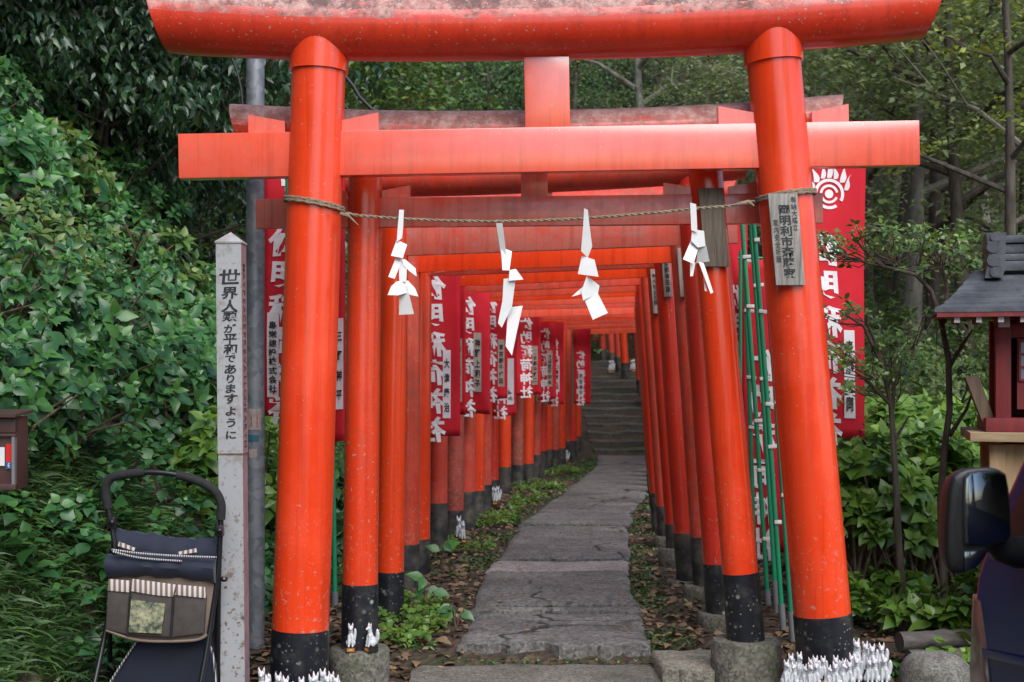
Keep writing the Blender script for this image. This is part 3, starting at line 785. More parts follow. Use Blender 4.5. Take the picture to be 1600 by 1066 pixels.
banner(764, 807, 649, 14.0, 1.3, 'red banner ending just under the longest paper streamer', SLIPS[7], True, (792, 803, 560, 632), seed=9)
banner(806, 845, 617, 16.3, 1.35, 'short red banner halfway along the left row', SLIPS[8], True, (832, 840, 541, 602), True, seed=10)
banner(840, 869, 624, 17.7, 1.35, 'short red banner past the halfway one in the left row', SLIPS[9], True, (855, 863, 548, 605), True, seed=11)
banner(856, 881, 632, 18.4, 1.3, 'short red banner with white slip far along the left row', SLIPS[10], True, (865, 874, 557, 613), seed=12)
banner(896, 923, 631, 21.2, 1.2, 'farthest red banner, beside the stone steps', SLIPS[11], True, (904, 911, 580, 621), seed=13)
banner(1126, 1168, 690, 8.9, 1.5, 'red banner glimpsed between the right posts behind the green poles', None, True, None, seed=14, toff=.1)
banner(1160, 1235, 862, 8.75, 1.9, 'low hanging red banner behind the bundle of green poles', None, True, None, seed=15)

# ------------------------------------------------------------------ green banner poles
def green_pole(top, bot, capbot, Y, label, clips, seed):
    a = at(*top, Y); b = at(*bot, Y); c = b+(b-a).normalized()*((capbot-bot[1])/F*Y)
    g = empty('banner_pole', c, label, 'pole', 'green banner poles leaning by the right posts')
    q = MB(); q.tube([a, a.lerp(b, .5)+Vector((.004, 0, 0)), b], .0135, 12); q.build('pole', M['green_pole'], g)
    q = MB(); q.tube([b-(b-a).normalized()*.01, c], .019, 12); q.build('foot_cap', M['grey_cap'], g)
    rng = random.Random(seed)
    for t, wd in clips:
        p = a.lerp(b, t)
        q = MB(); MX = Matrix.Rotation(rng.uniform(-.2, .2), 3, 'Y')
        q.box(p+Vector((wd*.3, -.004, 0)), (wd, .034, .020), MX); q.build('clip', M['white_clip'], g, bevel=.003)
    return g
green_pole((1173, 290), (1221, 947), 984, 7.35, 'green pole standing closest behind the right front post, with white clips', [(.13, .03), (.3, .05), (.52, .05), (.62, .06), (.8, .04)], 1)
green_pole((1188, 300), (1236, 959), 1010, 7.15, 'green pole with the lowest grey cap of the bundle', [(.5, .05), (.72, .05)], 2)
green_pole((1158, 330), (1199, 925), 945, 8.0, 'green pole with the highest grey cap of the bundle', [(.12, .07), (.25, .05), (.55, .05), (.68, .055), (.86, .05)], 3)
green_pole((1172, 330), (1211, 910), 957, 7.8, 'thin green pole in the middle of the bundle', [(.2, .06), (.45, .06)], 4)
green_pole((1160, 330), (1178, 850), 880, 8.3, 'green pole half hidden behind the second right post', [(.15, .07), (.3, .06), (.5, .06), (.65, .05)], 5)
green_pole((517, 640), (523, 928), 945, 7.4, 'green pole standing between the first and second left posts', [], 6)

# ------------------------------------------------------------------ steel pole, sign post, cable
def steel_pole():
    p = at(399, 0, 7.0); g = empty('steel_pole', (p.x, 7.0, hgt(p.x, 7.0)), 'galvanised grey steel pole with stickers behind the white sign post', 'pole')
    r = .047; q = MB(); q.tube([(p.x, 7, -.2), (p.x, 7, 2.0), (p.x, 7, 4.4)], r, 24); q.build('pole', M['galv'], g)
    q = MB(); q.tube([(p.x, 7, 4.4), (p.x, 7, 4.43)], [r+.003, r*.6], 24); q.build('pole_cap', M['galv'], g)
    def patch(pyt, pyb, a0, a1, mat, name):
        zt, zb = at(0, pyt, 6.95).z, at(0, pyb, 6.95).z; q = MB(); N = 12
        vs = []
        for k in range(N+1):
            a = a0+(a1-a0)*k/N
            vs += [(p.x+(r+.002)*math.cos(a), 7+(r+.002)*math.sin(a), z) for z in (zb, zt)]
        q.add(vs, [(2*k, 2*k+2, 2*k+3, 2*k+1) for k in range(N)]); return q.build(name, mat, g)
    s = patch(639, 672, -2.3, -.75, M['sticker_buff'], 'sticker')
    def torii_print():
        q = MB(); ca = -1.5
        def W(du, py): 
            a = ca+du; return (p.x+(r+.0035)*math.cos(a), 7+(r+.0035)*math.sin(a), at(0, py, 6.95).z)
        for (u0, u1, y0, y1) in ((-.5, .5, 646, 649), (-.42, .42, 652, 654), (-.34, -.24, 649, 667), (.24, .34, 649, 667)):
            q.add([W(u0, y0), W(u1, y0), W(u1, y1), W(u0, y1)], [(0, 1, 2, 3)])
        adopt(q.build('sticker_print', M['sticker_red']), s)
    torii_print()
    patch(680, 690, -2.35, -1.0, M['sticker_teal'], 'sticker'); patch(702, 716, -2.1, -1.2, M['sticker_buff'], 'sticker')
steel_pole()

def sign_post():
    Y = 6.0; b = at(368, 1119, Y); t = at(361, 382, Y); w = .112
    g = empty('peace_post', b, 'square white rusty post with vertical Japanese brush writing', 'sign post')
    up = (t-b).normalized(); sx = Vector((1, 0, 0)); yaw = R(0); sy = Vector((0, 1, 0)); h = (t-b).length
    def ring(z, ww): return [b+up*z+sx*(a*ww/2)+sy*(c*ww/2) for a, c in ((-1, -1), (1, -1), (1, 1), (-1, 1))]
    zj = (at(0, 708, Y).z-b.z)
    q = MB()
    q.add(ring(-.1, w-.004)+ring(zj-.004, w-.004), [(0, 1, 5, 4), (2, 3, 7, 6), (3, 0, 4, 7), (4, 5, 6, 7)]); q.mi = 1
    q.add(ring(-.1, w-.004)+ring(zj-.004, w-.004), [(1, 2, 6, 5)]); q.mi = 0
    q.build('lower_post', [M['rust_white'], M['rust_side']], g, smooth=False)
    q = MB()
    q.add(ring(zj, w)+ring(h, w), [(0, 1, 5, 4), (2, 3, 7, 6), (3, 0, 4, 7), (3, 2, 1, 0)]); q.mi = 1
    q.add(ring(zj, w)+ring(h, w), [(1, 2, 6, 5)])
    u = q.build('upper_post', [M['rust_white'], M['rust_side']], g, smooth=False)
    q = MB(); q.add(ring(h+.001, w+.008)+ring(h+.008, w+.008)+[b+up*(h+.055)], [(0, 1, 5, 4), (1, 2, 6, 5), (2, 3, 7, 6), (3, 0, 4, 7), (4, 5, 8), (5, 6, 8), (6, 7, 8), (7, 4, 8), (3, 2, 1, 0)])
    q.build('pyramid_cap', M['rust_white'], g, smooth=False)
    q = MB(); q.add(ring(zj-.004, w+.003)+ring(zj+.002, w+.003), [(0, 1, 5, 4), (1, 2, 6, 5), (2, 3, 7, 6), (3, 0, 4, 7)]); q.build('joint_seam', M['rust_dark'], g, smooth=False)
    # rusty edge strips
    q = MB(); ys = [434, 459, 479, 495, 514, 530, 546, 561, 577, 592, 607, 623, 642, 660, 679]
    szs = [30, 23, 23, 20, 17, 20, 20, 16, 19, 17, 18, 20, 18, 18, 17]
    for c, py, s in zip(SIGN, ys, szs):
        z = (at(0, py, Y).z-b.z); k = s/F*Y
        put_glyph(q, c, (.004), z, k*1.12, k*.86, lambda a, d: b+up*d+sx*a-sy*(w/2+.0012), 1, shear=.12, rot=.05)
    q.build('lettering', M['ink'], u)
    q = MB(); s = 'MAYPEACEPREVAILONEARTH'; z0, z1 = at(0, 412, Y).z-b.z, at(0, 700, Y).z-b.z
    for k, c in enumerate(s):
        z = z0+(z1-z0)*(k+.5)/len(s)
        put_glyph(q, c, 0, 0, .05, .075, lambda a, d: b+up*(z-a)+sx*(w/2+.0012)+sy*d, 0)
    q.build('side_lettering', M['ink_grey'], u)
sign_post()

def vine_cable():
    q = MB(); q.tube([at(540, 120, 7.4), at(552, 135, 7.4), at(562, 152, 7.4), at(580, 170, 7.4), at(600, 178, 7.4)], .011, 8)
    tag(q.build('black_cable', M['cable']), 'thick black cable looping down behind the top of the left front post', 'cable')
    q = MB(); q.tube([at(360, 85, 8.5), at(370, 110, 8.5), at(377, 140, 8.5), at(379, 165, 8.5), at(380, 230, 8.5)], .008, 8)
    tag(q.build('black_cable', M['cable']), 'thin black wire hanging left of the grey steel pole', 'cable')
vine_cable()

# ------------------------------------------------------------------ fox statuettes
def fox_meshes():
    q = MB()
    def ell(c, s, rotx=0, n=18):
        rings = []
        for j in range(1, 12):
            ph = math.pi*j/12; z = -math.cos(ph); rr = math.sin(ph)
            rings.append([Matrix.Rotation(rotx, 3, 'X') @ Vector((s[0]*rr*math.cos(2*math.pi*k/n), s[1]*rr*math.sin(2*math.pi*k/n), s[2]*z))+Vector(c) for k in range(n)])
        q.loft(rings)
    ell((0, .004, .048), (.030, .034, .046)); ell((0, -.006, .085), (.022, .024, .045), .12)
    ell((0, -.012, .128), (.018, .020, .024)); ell((0, -.018, .150), (.0205, .021, .020))
    q.tube([(0, -.030, .149), (0, -.046, .143), (0, -.052, .142)], [.014, .009, .005], 12)
    for s in (-1, 1):
        q.tube([(s*.014, -.020, .092), (s*.015, -.030, .045), (s*.015, -.034, .004)], [.011, .0085, .009], 10)
        q.tube([(s*.015, -.034, .006), (s*.015, -.045, .006)], [.009, .007], 10)
        ell((s*.024, .002, .028), (.016, .026, .028)); 
        q.tube([(s*.0115, -.015, .160), (s*.015, -.012, .178), (s*.017, -.010, .196)], [.0105, .0075, .0012], 10)
    q.tube([(.016, .032, .02), (.030, .040, .06), (.036, .040, .10), (.037, .036, .130), (.034, .034, .146)], [.012, .017, .0175, .012, .002], 12)
    me0 = q.mesh('fox_tmp', M['porcelain']); o = bpy.data.objects.new('fox_tmp', me0); COL.objects.link(o)
    md = o.modifiers.new('r', 'REMESH'); md.mode = 'VOXEL'; md.voxel_size = .0034; md.use_smooth_shade = True
    md = o.modifiers.new('s', 'SMOOTH'); md.factor = .5; md.iterations = 3
    dg = bpy.context.evaluated_depsgraph_get()
    body = bpy.data.meshes.new_from_object(o.evaluated_get(dg)); body.name = 'fox_body'
    body.materials.clear(); body.materials.append(M['porcelain']); bpy.data.objects.remove(o)
    q = MB()
    for s in (-1, 1):
        q.prism([(s*.0120, -.0240, .170), (s*.0172, -.0222, .170), (s*.0160, -.0170, .184)], (0, -.002, .0005))
    ears = q.mesh('ear_lining', M['fox_red'], False)
    q = MB()
    for s in (-1, 1): q.lathe([(.0008, -.0012), (.0024, 0), (.0008, .0012)], (s*.0085, -.038, .1555), 8)
    q.lathe([(.001, -.002), (.003, 0), (.001, .002)], (0, -.0535, .1445), 8)
    eyes = q.mesh('face_marks', M['ink'])
    q = MB(); q.box((0, -.002, -.020), (.082, .088, .040)); base = q.mesh('plinth', M['fox_base'], False)
    q = MB(); q.box((0, -.046, -.021), (.062, .003, .027)); q.mi = 1; q.box((0, -.0482, -.021), (.030, .003, .017)); panel = q.mesh('plinth_panel', [M['fox_orange'], M['fox_gold']], False)
    return body, ears, eyes, base, panel
FB, FE, FY, FP, FN = fox_meshes()
fox_proto = None
def fox(loc, rz, sc, label, group, with_base=True):
    g = empty('fox_statuette', loc, label, 'fox figurine', group)
    g.rotation_euler.z = rz; g.scale = (sc, sc, sc)
    dz = .04 if with_base else 0
    parts = [('fox_body', FB), ('ear_lining', FE), ('face_marks', FY)]+([('plinth', FP), ] if with_base else [])
    for nm, me in parts:
        o = bpy.data.objects.new(nm, me); COL.objects.link(o); o.parent = g; o.location.z = dz
        if nm == 'plinth':
            p = bpy.data.objects.new('plinth_panel', FN); COL.objects.link(p); p.parent = o
    return g
rng = random.Random(5)
# big cluster at the foot of the right front post
n = 0
for row, (Y, x0, x1, cnt, sc, z) in enumerate(((5.90, 1220, 1324, 8, .57, .030), (5.98, 1230, 1336, 8, .57, .045), (5.94, 1322, 1386, 5, .63, .030), (6.03, 1334, 1382, 4, .70, .070))):
    for k in range(cnt):
        px = x0+(x1-x0)*(k+.5)/cnt+rng.uniform(-4, 4)
        p = at(px, 0, Y+rng.uniform(-.02, .02)); p.z = z
        lab = ['white porcelain fox in the front row crowded before the right front post', 'white porcelain fox in the second row crowded before the right front post',
               'white fox in the front row at the right end of the right post crowd', 'taller white fox standing at the back right of the right post crowd'][row]
        fox(p, rng.uniform(-.5, .7)*(1 if k % 2 else .6), sc*rng.uniform(.88, 1.06), lab, 'fox figurines at the right front post')
# ledges they sit on
def ledge(boxes, label):
    q = MB()
    for c, sz in boxes: q.box(c, sz)
    tag(q.build('stone_ledge', M['pedestal'], bevel=.008), label, 'ledge')
ledge([((at(1303, 0, 5.91).x, 5.895, -.055), (.50, .14, .168)), ((at(1284, 0, 6.0).x, 6.012, -.0535), (.34, .085, .191)), ((at(1360, 0, 6.05).x, 6.055, -.041), (.18, .09, .216))], 'low stone ledge hidden under the crowd of white foxes')
ledge([((at(466, 0, 5.92).x, 5.95, -.10), (.37, .22, .10))], 'low stone ledge under the foxes before the left front post')
for k, (px, Y) in enumerate(((409, 5.97), (420, 5.9), (434, 5.92), (447, 5.87), (470, 5.9), (487, 5.95), (495, 5.9), (503, 5.98), (510, 5.9), (518, 6.0), (524, 5.92))):
    p = at(px, 0, Y); p.z = -.05; sc = rng.uniform(.62, .74)
    fox(p, rng.uniform(-.6, .6), sc, 'white porcelain fox lined up before the left front post', 'fox figurines at the left front post')
for k, (px, lab, rz) in enumerate(((548, 'white fox with raised tail on the left concrete pedestal, the left of the pair', .1), (580, 'white fox turned sideways on the left concrete pedestal, the right of the pair', -.9))):
    p = at(px, 0, 6.54); p.z = .072; fox(p, rz, .60, lab, 'fox figurines on the left pedestal')
for px, py, Y, s, lab in ((692, 856, 10.9, .6, 'small white fox at the foot of the sixth left post'), (717, 838, 11.05, .9, 'larger white fox beside the seventh left post'), (722, 842, 10.95, .75, 'white fox tucked in front of the larger one by the seventh post')):
    p = at(px, py, Y); p.z = .05 if px > 700 else .0; fox(p, rng.uniform(-.5, .5), s, lab, 'fox figurines along the left row')
for px, Y in ((762, 14.1), (768, 14.2), (774, 14.15), (778, 14.3), (742, 13.2), (881, 20.9), (886, 21.1), (878, 21.2)):
    p = at(px, 0, Y); p.z = .05; fox(p, rng.uniform(-.5, .5), .8, 'tiny white fox far along the left row of posts', 'fox figurines along the left row')
for px, Y, z in ((1034, 11.2, .28), (1039, 11.25, .28), (1036, 11.1, .25)):
    p = at(px, 0, Y); p.z = z-.12; fox(p, rng.uniform(-.3, .3), 0.8, 'white fox on the block at the sixth right post', 'fox figurines on the right block')
q = MB(); c = at(1037, 0, 11.2); q.box((c.x+.02, 11.22, .04), (.16, .2, .22)); o = q.build('concrete_block', M['pedestal'], bevel=.008); tag(o, 'dark concrete block holding foxes at the sixth right post', 'block')
for px, y in ((953, 29.0), (957, 29.1), (990, 29), (987, 29.2)):
    p = at(px, 0, y); p.z = hgt(p.x, y); fox(p, 0, 1.2, 'white fox high up at the far steps', 'fox figurines at the far steps')

# ------------------------------------------------------------------ pet stroller
def stroller():
    Y = 5.85
    g = empty('pet_stroller', at(258, 1130, Y), 'dark blue pet stroller with beige pocket organiser beside the white post', 'stroller')
    A = lambda px, py, dy=0: at(px, py, Y+dy)
    def smooth_path(pts, k=6):
        out = []; P = [pts[0]]+pts+[pts[-1]]
        for i in range(1, len(P)-2):
            for j in range(k):
                t = j/k; a, b, c, d = P[i-1], P[i], P[i+1], P[i+2]
                out.append(.5*((2*b)+(c-a)*t+(2*a-5*b+4*c-d)*t*t+(3*b-a-3*c+d)*t**3))
        return out+[pts[-1]]
    hp = smooth_path([A(176, 830), A(170, 800), A(165, 768), A(170, 750), A(186, 743), A(234, 738), A(276, 742), A(310, 752), A(334, 766), A(345, 786), A(345, 812), A(344, 840)])
    q = MB(); q.tube(hp, .0125, 12); hd = q.build('handle', M['frame_black'], g)
    n = len(hp)
    q = MB(); i0 = min(range(n), key=lambda i: (hp[i]-A(170, 795)).length); i1 = min(range(n), key=lambda i: (hp[i]-A(234, 738)).length)
    q.tube(hp[i0:i1], .020, 14); q.build('foam_grip', M['foam'], hd)
    q = MB(); i0 = min(range(n), key=lambda i: (hp[i]-A(277, 742)).length); i1 = min(range(n), key=lambda i: (hp[i]-A(345, 815)).length)
    q.tube(hp[i0:i1], .020, 14); q.build('foam_grip', M['foam'], hd)
    for px, py in ((175, 816), (343, 829)):
        q = MB(); q.box(A(px, py), (.036, .04, .05)); q.lathe([(.012, -.008), (.014, 0), (.012, .008)], A(px, py, -.025), 12); q.build('hinge', M['frame_black'], hd, bevel=.004)
    # frame tubes down to the wheels
    gz = -.12
    legs = [([A(176, 830), A(180, 880), A(167, 975, .05), A(146, 1075, -.05)]), ([A(344, 840), A(341, 890), A(328, 985, -.02), A(312, 1075, -.08)]),
            ([A(343, 850, .03), A(341, 950, .05), A(340, 1080, .12)]), ([A(178, 850, .05), A(172, 960, .25), A(172, 1090, .5)])]
    for L in legs:
        q = MB(); q.tube(smooth_path(L, 4), .0115, 10); q.build('frame_tube', M['frame_black'], g)
    for px, dy in ((146, -.05), (312, -.08), (338, .5), (176, .52)):
        c = at(px, 0, Y+dy); c.z = gz+.085
        w = MB(); 
        rings = [[c+Vector((xx, r*math.cos(2*math.pi*k/20), r*math.sin(2*math.pi*k/20))) for k in range(20)] for xx, r in ((-.016, .06), (-.018, .078), (0, .085), (.018, .078), (.016, .06))]
        w.loft(rings); wo = w.build('wheel', M['tyre'], g)
        w = MB(); w.tube([c-Vector((.019, 0, 0)), c+Vector((.019, 0, 0))], .045, 16); w.build('rim', M['grey_cap'], wo)
    # cabin body behind the pocket panel
    def ringpts(pl, y0, pr, y1, dy): return None
    def sheet(poly, dep, name, mat, parent, bev=.006, dy=0):
        q = MB(); q.prism([A(x, y, dy) for x, y in poly], (0, dep, 0)); return q.build(name, mat, parent, bevel=bev)
    cab = sheet([(178, 880), (338, 892), (324, 998), (164, 986)], .48, 'cabin', M['navy'], g, .02, .03)
    # folded canopy: two lapped soft rolls
    def roll(pl, pr, thick, drop, dy, name, mat, parent, sag=0):
        q = MB(); rings = []; N = 22
        for k in range(N+1):
            t = k/N; px = pl[0]+(pr[0]-pl[0])*t; py = pl[1]+(pr[1]-pl[1])*t+sag*math.sin(math.pi*t)+3*nz(t*5, pl[1])
            c = A(px, py, dy); ring = []
            for j in range(14):
                th = 2*math.pi*j/14
                ring.append(c+Vector((0, thick*math.cos(th)*(1+.35*nz(t*8, j*.3, 2)+.15*nz(t*21, j*.4, 6)), drop*math.sin(th)*(1+.28*nz(t*7, j*.4, 8)+.12*nz(t*19, j*.5, 4)))))
            rings.append(ring)
        q.loft(rings); return q.build(name, mat, parent)
    roll((184, 850), (341, 868), .05, .072, .06, 'folded_canopy', M['navy'], g, 6)
    c2 = roll((169, 883), (338, 893), .055, .05, .0, 'folded_canopy', M['navy'], g, -4)
    q = MB(); q.tube(smooth_path([A(175, 859, -.045), A(220, 865, -.05), A(280, 869, -.05), A(338, 871, -.045)]), .0045, 8); q.build('piping', M['piping'], c2)
    q = MB(); q.tube(smooth_path([A(176, 862, -.05), A(220, 872, -.055), A(284, 877, -.05)]), .0045, 8); q.build('piping', M['piping'], c2)
    q = MB(); q.prism([A(186, 847, -.03), A(211, 857, -.035), A(209, 861, -.035), A(184, 853, -.03)], (0, .01, 0)); q.prism([A(277, 863, -.03), A(306, 857, -.03), A(307, 863, -.03), A(280, 867, -.03)], (0, .01, 0)); q.build('striped_tab', M['stripe'], c2)
    # organiser panel
    pan = sheet([(178, 893), (335, 901), (333, 940), (322, 996), (300, 1002), (220, 1001), (165, 986), (168, 930)], .018, 'organiser_panel', M['beige'], g, .006, -.012)
    def pocket(poly, trim, nm):
        q = MB(); q.prism([A(x, y, -.040) for x, y in poly], (0, .026, 0)); o = q.build('mesh_pocket', M['mesh_net'], pan, bevel=.006)
        q = MB(); q.prism([A(x, y, -.046) for x, y in trim], (0, .01, 0)); q.build('striped_trim', M['stripe'], o, bevel=.002)
        return o
    pocket([(168, 922), (202, 925), (198, 992), (165, 983)], [(170, 905), (203, 908), (202, 926), (168, 923)], 0)
    pk = pocket([(205, 924), (270, 930), (266, 996), (200, 992)], [(207, 905), (274, 914), (270, 933), (240, 930), (205, 924)], 1)
    pocket([(273, 930), (322, 932), (318, 990), (268, 996)], [(277, 914), (320, 918), (321, 935), (273, 930)], 2)
    q = MB(); q.prism([A(205, 937, -.052), A(258, 944, -.052), A(252, 990, -.052), A(201, 988, -.052)], (0, .006, 0)); q.build('clear_pouch', M['clear_pouch'], pan)
    q = MB()
    for (x0, y0, x1, y1) in ((204, 930, 199, 992), (271, 933, 267, 996)):
        q.tube([A(x0, y0, -.046), A(x1, y1, -.046)], .005, 6)
    q.build('pocket_seams', M['foam'], pan)
    q = MB(); q.tube(smooth_path([A(166, 985, -.03), A(220, 1001, -.034), A(300, 1001, -.034), A(324, 992, -.03)]), .006, 8); q.build('bottom_seam', M['beige'], pan)
    # lower storage basket
    lb = sheet([(212, 1000), (322, 998), (336, 1040), (336, 1100), (160, 1100), (176, 1062)], .42, 'storage_basket', M['navy_dark'], g, .02, .05)
    q = MB(); q.tube(smooth_path([A(214, 1002, .035), A(195, 1030, .035), A(172, 1066, .035), A(160, 1090, .035)]), .004, 8); q.build('piping', M['piping'], lb); q = MB(); q.tube(smooth_path([A(322, 1000, .035), A(332, 1020, .035), A(337, 1066, .035), A(337, 1095, .035)]), .004, 8); q.build('piping', M['piping'], lb)
    q = MB(); q.lathe([(.012, -.01), (.017, 0), (.012, .01)], A(350, 905, -.01), 12); q.build('latch', M['frame_black'], g)
stroller()

# ------------------------------------------------------------------ notice case at the left edge
def notice():
    Y = 5.6; x1 = at(23, 0, Y).x; x0 = x1-.62; zt, zb = at(0, 652, Y).z, at(0, 766, Y).z
    g = empty('notice_case', (x0+.3, Y, hgt(x0+.3, Y)), 'brown roofed notice case with red and white notices at the left edge', 'notice board')
    q = MB(); cx = (x0+x1)/2; h = zt-zb
    q.box((cx, Y+.09, (zt+zb)/2), (x1-x0, .13, h)); q.build('case', M['brown_case'], g, bevel=.003)
    for nm, c, s in (('frame_rail', (cx, Y+.02, zb+.012), (x1-x0, .03, .024)), ('frame_rail', (cx, Y+.02, zt-.075), (x1-x0, .03, .012)), ('frame_rail', (cx, Y+.02, zt-.035), (x1-x0, .028, .06))):
        q = MB(); q.box(c, s); q.build(nm, M['brown_case'], g, bevel=.002)
    q = MB(); q.box((x1-.010, Y+.018, (zt+zb)/2-.03), (.012, .02, h-.08)); q.build('steel_edge', M['steel_edge'], g)
    q = MB(); q.prism([(x0-.03, Y-.03, zt), (x1+.012, Y-.03, zt), (x1+.012, Y-.03, zt+.012), (x0-.03, Y-.03, zt+.016)], (0, .22, .015)); q.build('roof', M['brown_case'], g)
    for nm, mat, a, b, c, d in (('red_notice', M['notice_red'], 9, 20, 694, 722), ('blue_notice', M['notice_blue'], 9, 19, 722, 733), ('white_notice', M['notice_white'], -40, 7, 699, 728)):
        p, r_ = at(a, c, Y+.018), at(b, d, Y+.018)
        q = MB(); q.box(((p.x+r_.x)/2, Y+.02, (p.z+r_.z)/2), (r_.x-p.x, .004, p.z-r_.z)); o = q.build(nm, mat, g)
    q = MB()
    for (a, b, c, d) in ((10, 11, 724, 731), (10, 13, 724, 725), (10, 13, 727, 728), (10, 13, 730, 731)):
        p, r_ = at(a, c, Y), at(b, d, Y); q.box(((p.x+r_.x)/2, Y+.016, (p.z+r_.z)/2), (r_.x-p.x, .003, p.z-r_.z))
    q.build('notice_print', M['notice_white'], g)
    q = MB(); q.tube([(cx, Y+.1, -.2), (cx, Y+.1, zb)], .03, 12); q.build('post', M['brown_case'], g)
notice()

# ------------------------------------------------------------------ small shrine on the right
def shrine():
    Y = 6.6; S = Y/F; A = lambda px, py, dy=0: at(px, py, Y)+Vector((0, dy, 0))
    cx = at(1640, 0, Y).x
    g = empty('small_shrine', (cx, Y, -.12), 'small red wooden shrine with grey tiered roof on a timber stand', 'shrine')
    def X(px): return at(px, 0, Y).x
    def Z(py): return at(0, py, Y).z
    def mir(px): return 2*1640-px
    # roof: front slope in overlapping courses, and the rear slope
    eave_z, ridge_z = Z(487), Z(420); xe, xr = X(1450), X(1516); ye, yr = -.26, .16
    q = MB(); N = 6
    for side in (1, -1):
        for k in range(N):
            t0, t1 = k/N, (k+1)/N
            def pt(t, lift): 
                z = eave_z+(ridge_z-eave_z)*(t**1.1); d = ye+(yr-ye)*t
                yy = Y+.16+(d-.16)*side if side == 1 else Y+.16+(.16-d)
                xl = xe+(xr-xe)*t**.85
                return xl, yy, z+lift
            xl0, y0, z0 = pt(t0, .014); xl1, y1, z1 = pt(t1+.04, .0)
            xl1 = xe+(xr-xe)*(t1)**.85
            w0, w1 = 2*cx-xl0, 2*cx-xl1
            q.add([(xl0, y0, z0-.022), (w0, y0, z0-.022), (w0, y0, z0), (xl0, y0, z0), (xl1, y1, z1), (w1, y1, z1), (xl1, y1, z1-.02), (w1, y1, z1-.02)],
                  [(0, 1, 2, 3), (3, 2, 5, 4), (4, 5, 7, 6), (6, 7, 1, 0), (0, 3, 4, 6), (1, 7, 5, 2)])
    rf = q.build('roof', M['roof'], g, smooth=False)
    q = MB()
    for (za, zb_, dd, ex) in ((420, 404, .075, 0), (403, 392, .06, -3), (391, 376, .05, -5), (375, 363, .065, -2)):
        x0 = X(1535+ex*0); q.box((cx, Y+.16, (Z(za)+Z(zb_))/2), (2*(cx-X(1552+ex)), dd*2, Z(zb_)-Z(za)-.001))
    q.build('ridge', M['roof'], rf, bevel=.004)
    for sg in (-1, 1):
        q = MB()
        for (py, rr, dx) in ((367, .026, 0), (383, .030, -4), (404, .032, -3), (423, .026, 0)):
            c = Vector((cx+sg*(cx-X(1546+dx)), Y+.02, Z(py)))
            q.tube([c, c+Vector((0, .28, 0))], rr, 14)
        q.prism([(cx+sg*(cx-X(1552)), Y+.04, Z(y_)) for y_ in ()] or [(cx+sg*(cx-X(px)), Y+.03, Z(py)) for px, py in ((1530, 432), (1556, 432), (1560, 420), (1562, 360), (1532, 360), (1536, 400))], (0, .26, 0))
        q.build('ridge_end', M['roof'], rf)
    # verge board, eave board and rafters
    q = MB(); q.box((cx, Y+ye+.018, eave_z-.020), (2*(cx-xe)-.02, .03, .022)); q.box((cx, Y+.16, eave_z-.012), (2*(cx-xe)-.06, .80, .014)); q.build('eave_board', M['shrine_red'], g)
    for px in (1483, 1515, 1547, 1579, 1611, 1643, 1675, 1707, 1739, 1771):
        q = MB(); q.box((X(px), Y+ye+.18, eave_z-.043), (.024, .30, .028)); q.mi = 1; q.box((X(px), Y+ye+.028, eave_z-.043), (.026, .004, .030)); q.build('rafter', [M['shrine_red'], M['rafter_white']], g, smooth=False)
    # body
    zf, zb_ = Z(497), Z(655)
    for px in (1556, mir(1556)):
        q = MB(); q.box((X(px), Y, (zf+zb_)/2), (.072, .07, zf-zb_)); q.build('corner_post', M['shrine_red'], g, bevel=.003)
        q = MB(); q.box((X(px), Y-.025, zf-.02), (.052, .12, .05)); q.build('bracket', M['rafter_white'], g, bevel=.003)
        q = MB(); q.box((X(px), Y+.36, (zf+zb_)/2), (.07, .07, zf-zb_)); q.build('corner_post', M['shrine_red'], g, bevel=.003)
    q = MB(); q.box((cx, Y+.02, zf-.05), (2*(cx-X(1566)), .045, .09)); q.build('lintel', M['shrine_red'], g, bevel=.003)
    q = MB(); q.box((cx, Y+.385, (zf+zb_)/2), (2*(cx-X(1560)), .02, zf-zb_)); q.box((X(1556), Y+.18, (zf+zb_)/2), (.02, .32, zf-zb_-.004)); q.box((X(mir(1556)), Y+.18, (zf+zb_)/2), (.02, .32, zf-zb_-.004)); q.build('wall', M['shrine_red'], g, smooth=False)
    for sg in (-1, 1):
        dx0, dx1 = X(1578), cx-.004
        a, b = (dx0, dx1) if sg < 0 else (2*cx-dx1, 2*cx-dx0); zc0, zc1 = Z(640), zf-.10
        q = MB(); q.box(((a+b)/2, Y+.03, (zc0+zc1)/2), (b-a, .02, zc1-zc0)); d = q.build('door', M['shrine_red'], g, smooth=False)
        q = MB(); q.box(((a+b)/2, Y+.017, Z(563)), (b-a-.03, .004, Z(533)-Z(594))); q.build('pane', M['pane'], d)
        q = MB()
        for k in range(4): q.box(((a+b)/2, Y+.012, Z(533)-(Z(533)-Z(594))*k/3), (b-a-.02, .008, .012))
        for k in range(5): q.box((a+.012+(b-a-.024)*k/4, Y+.010, Z(563)), (.010, .008, Z(533)-Z(594)))
        q.build('lattice', M['shrine_red'], d)
    q = MB(); q.box((cx, Y+.18, Z(664)), (2*(cx-X(1528)), .60, Z(654)-Z(675))); q.build('sill', M['shrine_red'], g, bevel=.003)
    q = MB(); q.box((cx, Y+.18, Z(682)), (2*(cx-X(1503)), .76, Z(676)-Z(690))); st = q.build('stand_top', M['plank'], g, bevel=.003)
    q = MB(); q.box((cx, Y+.2, (Z(691)-.12)/2-.01), (2*(cx-X(1556)), .55, Z(691)+.12)); q.build('stand_board', M['plank_v'], g, smooth=False)
    for px in (1545, mir(1545)):
        for dy in (-.07, .47):
            q = MB(); q.box((X(px), Y+dy, (Z(691)-.12)/2-.01), (.072, .07, Z(691)+.12)); q.build('stand_leg', M['plank_v'], g, bevel=.003)
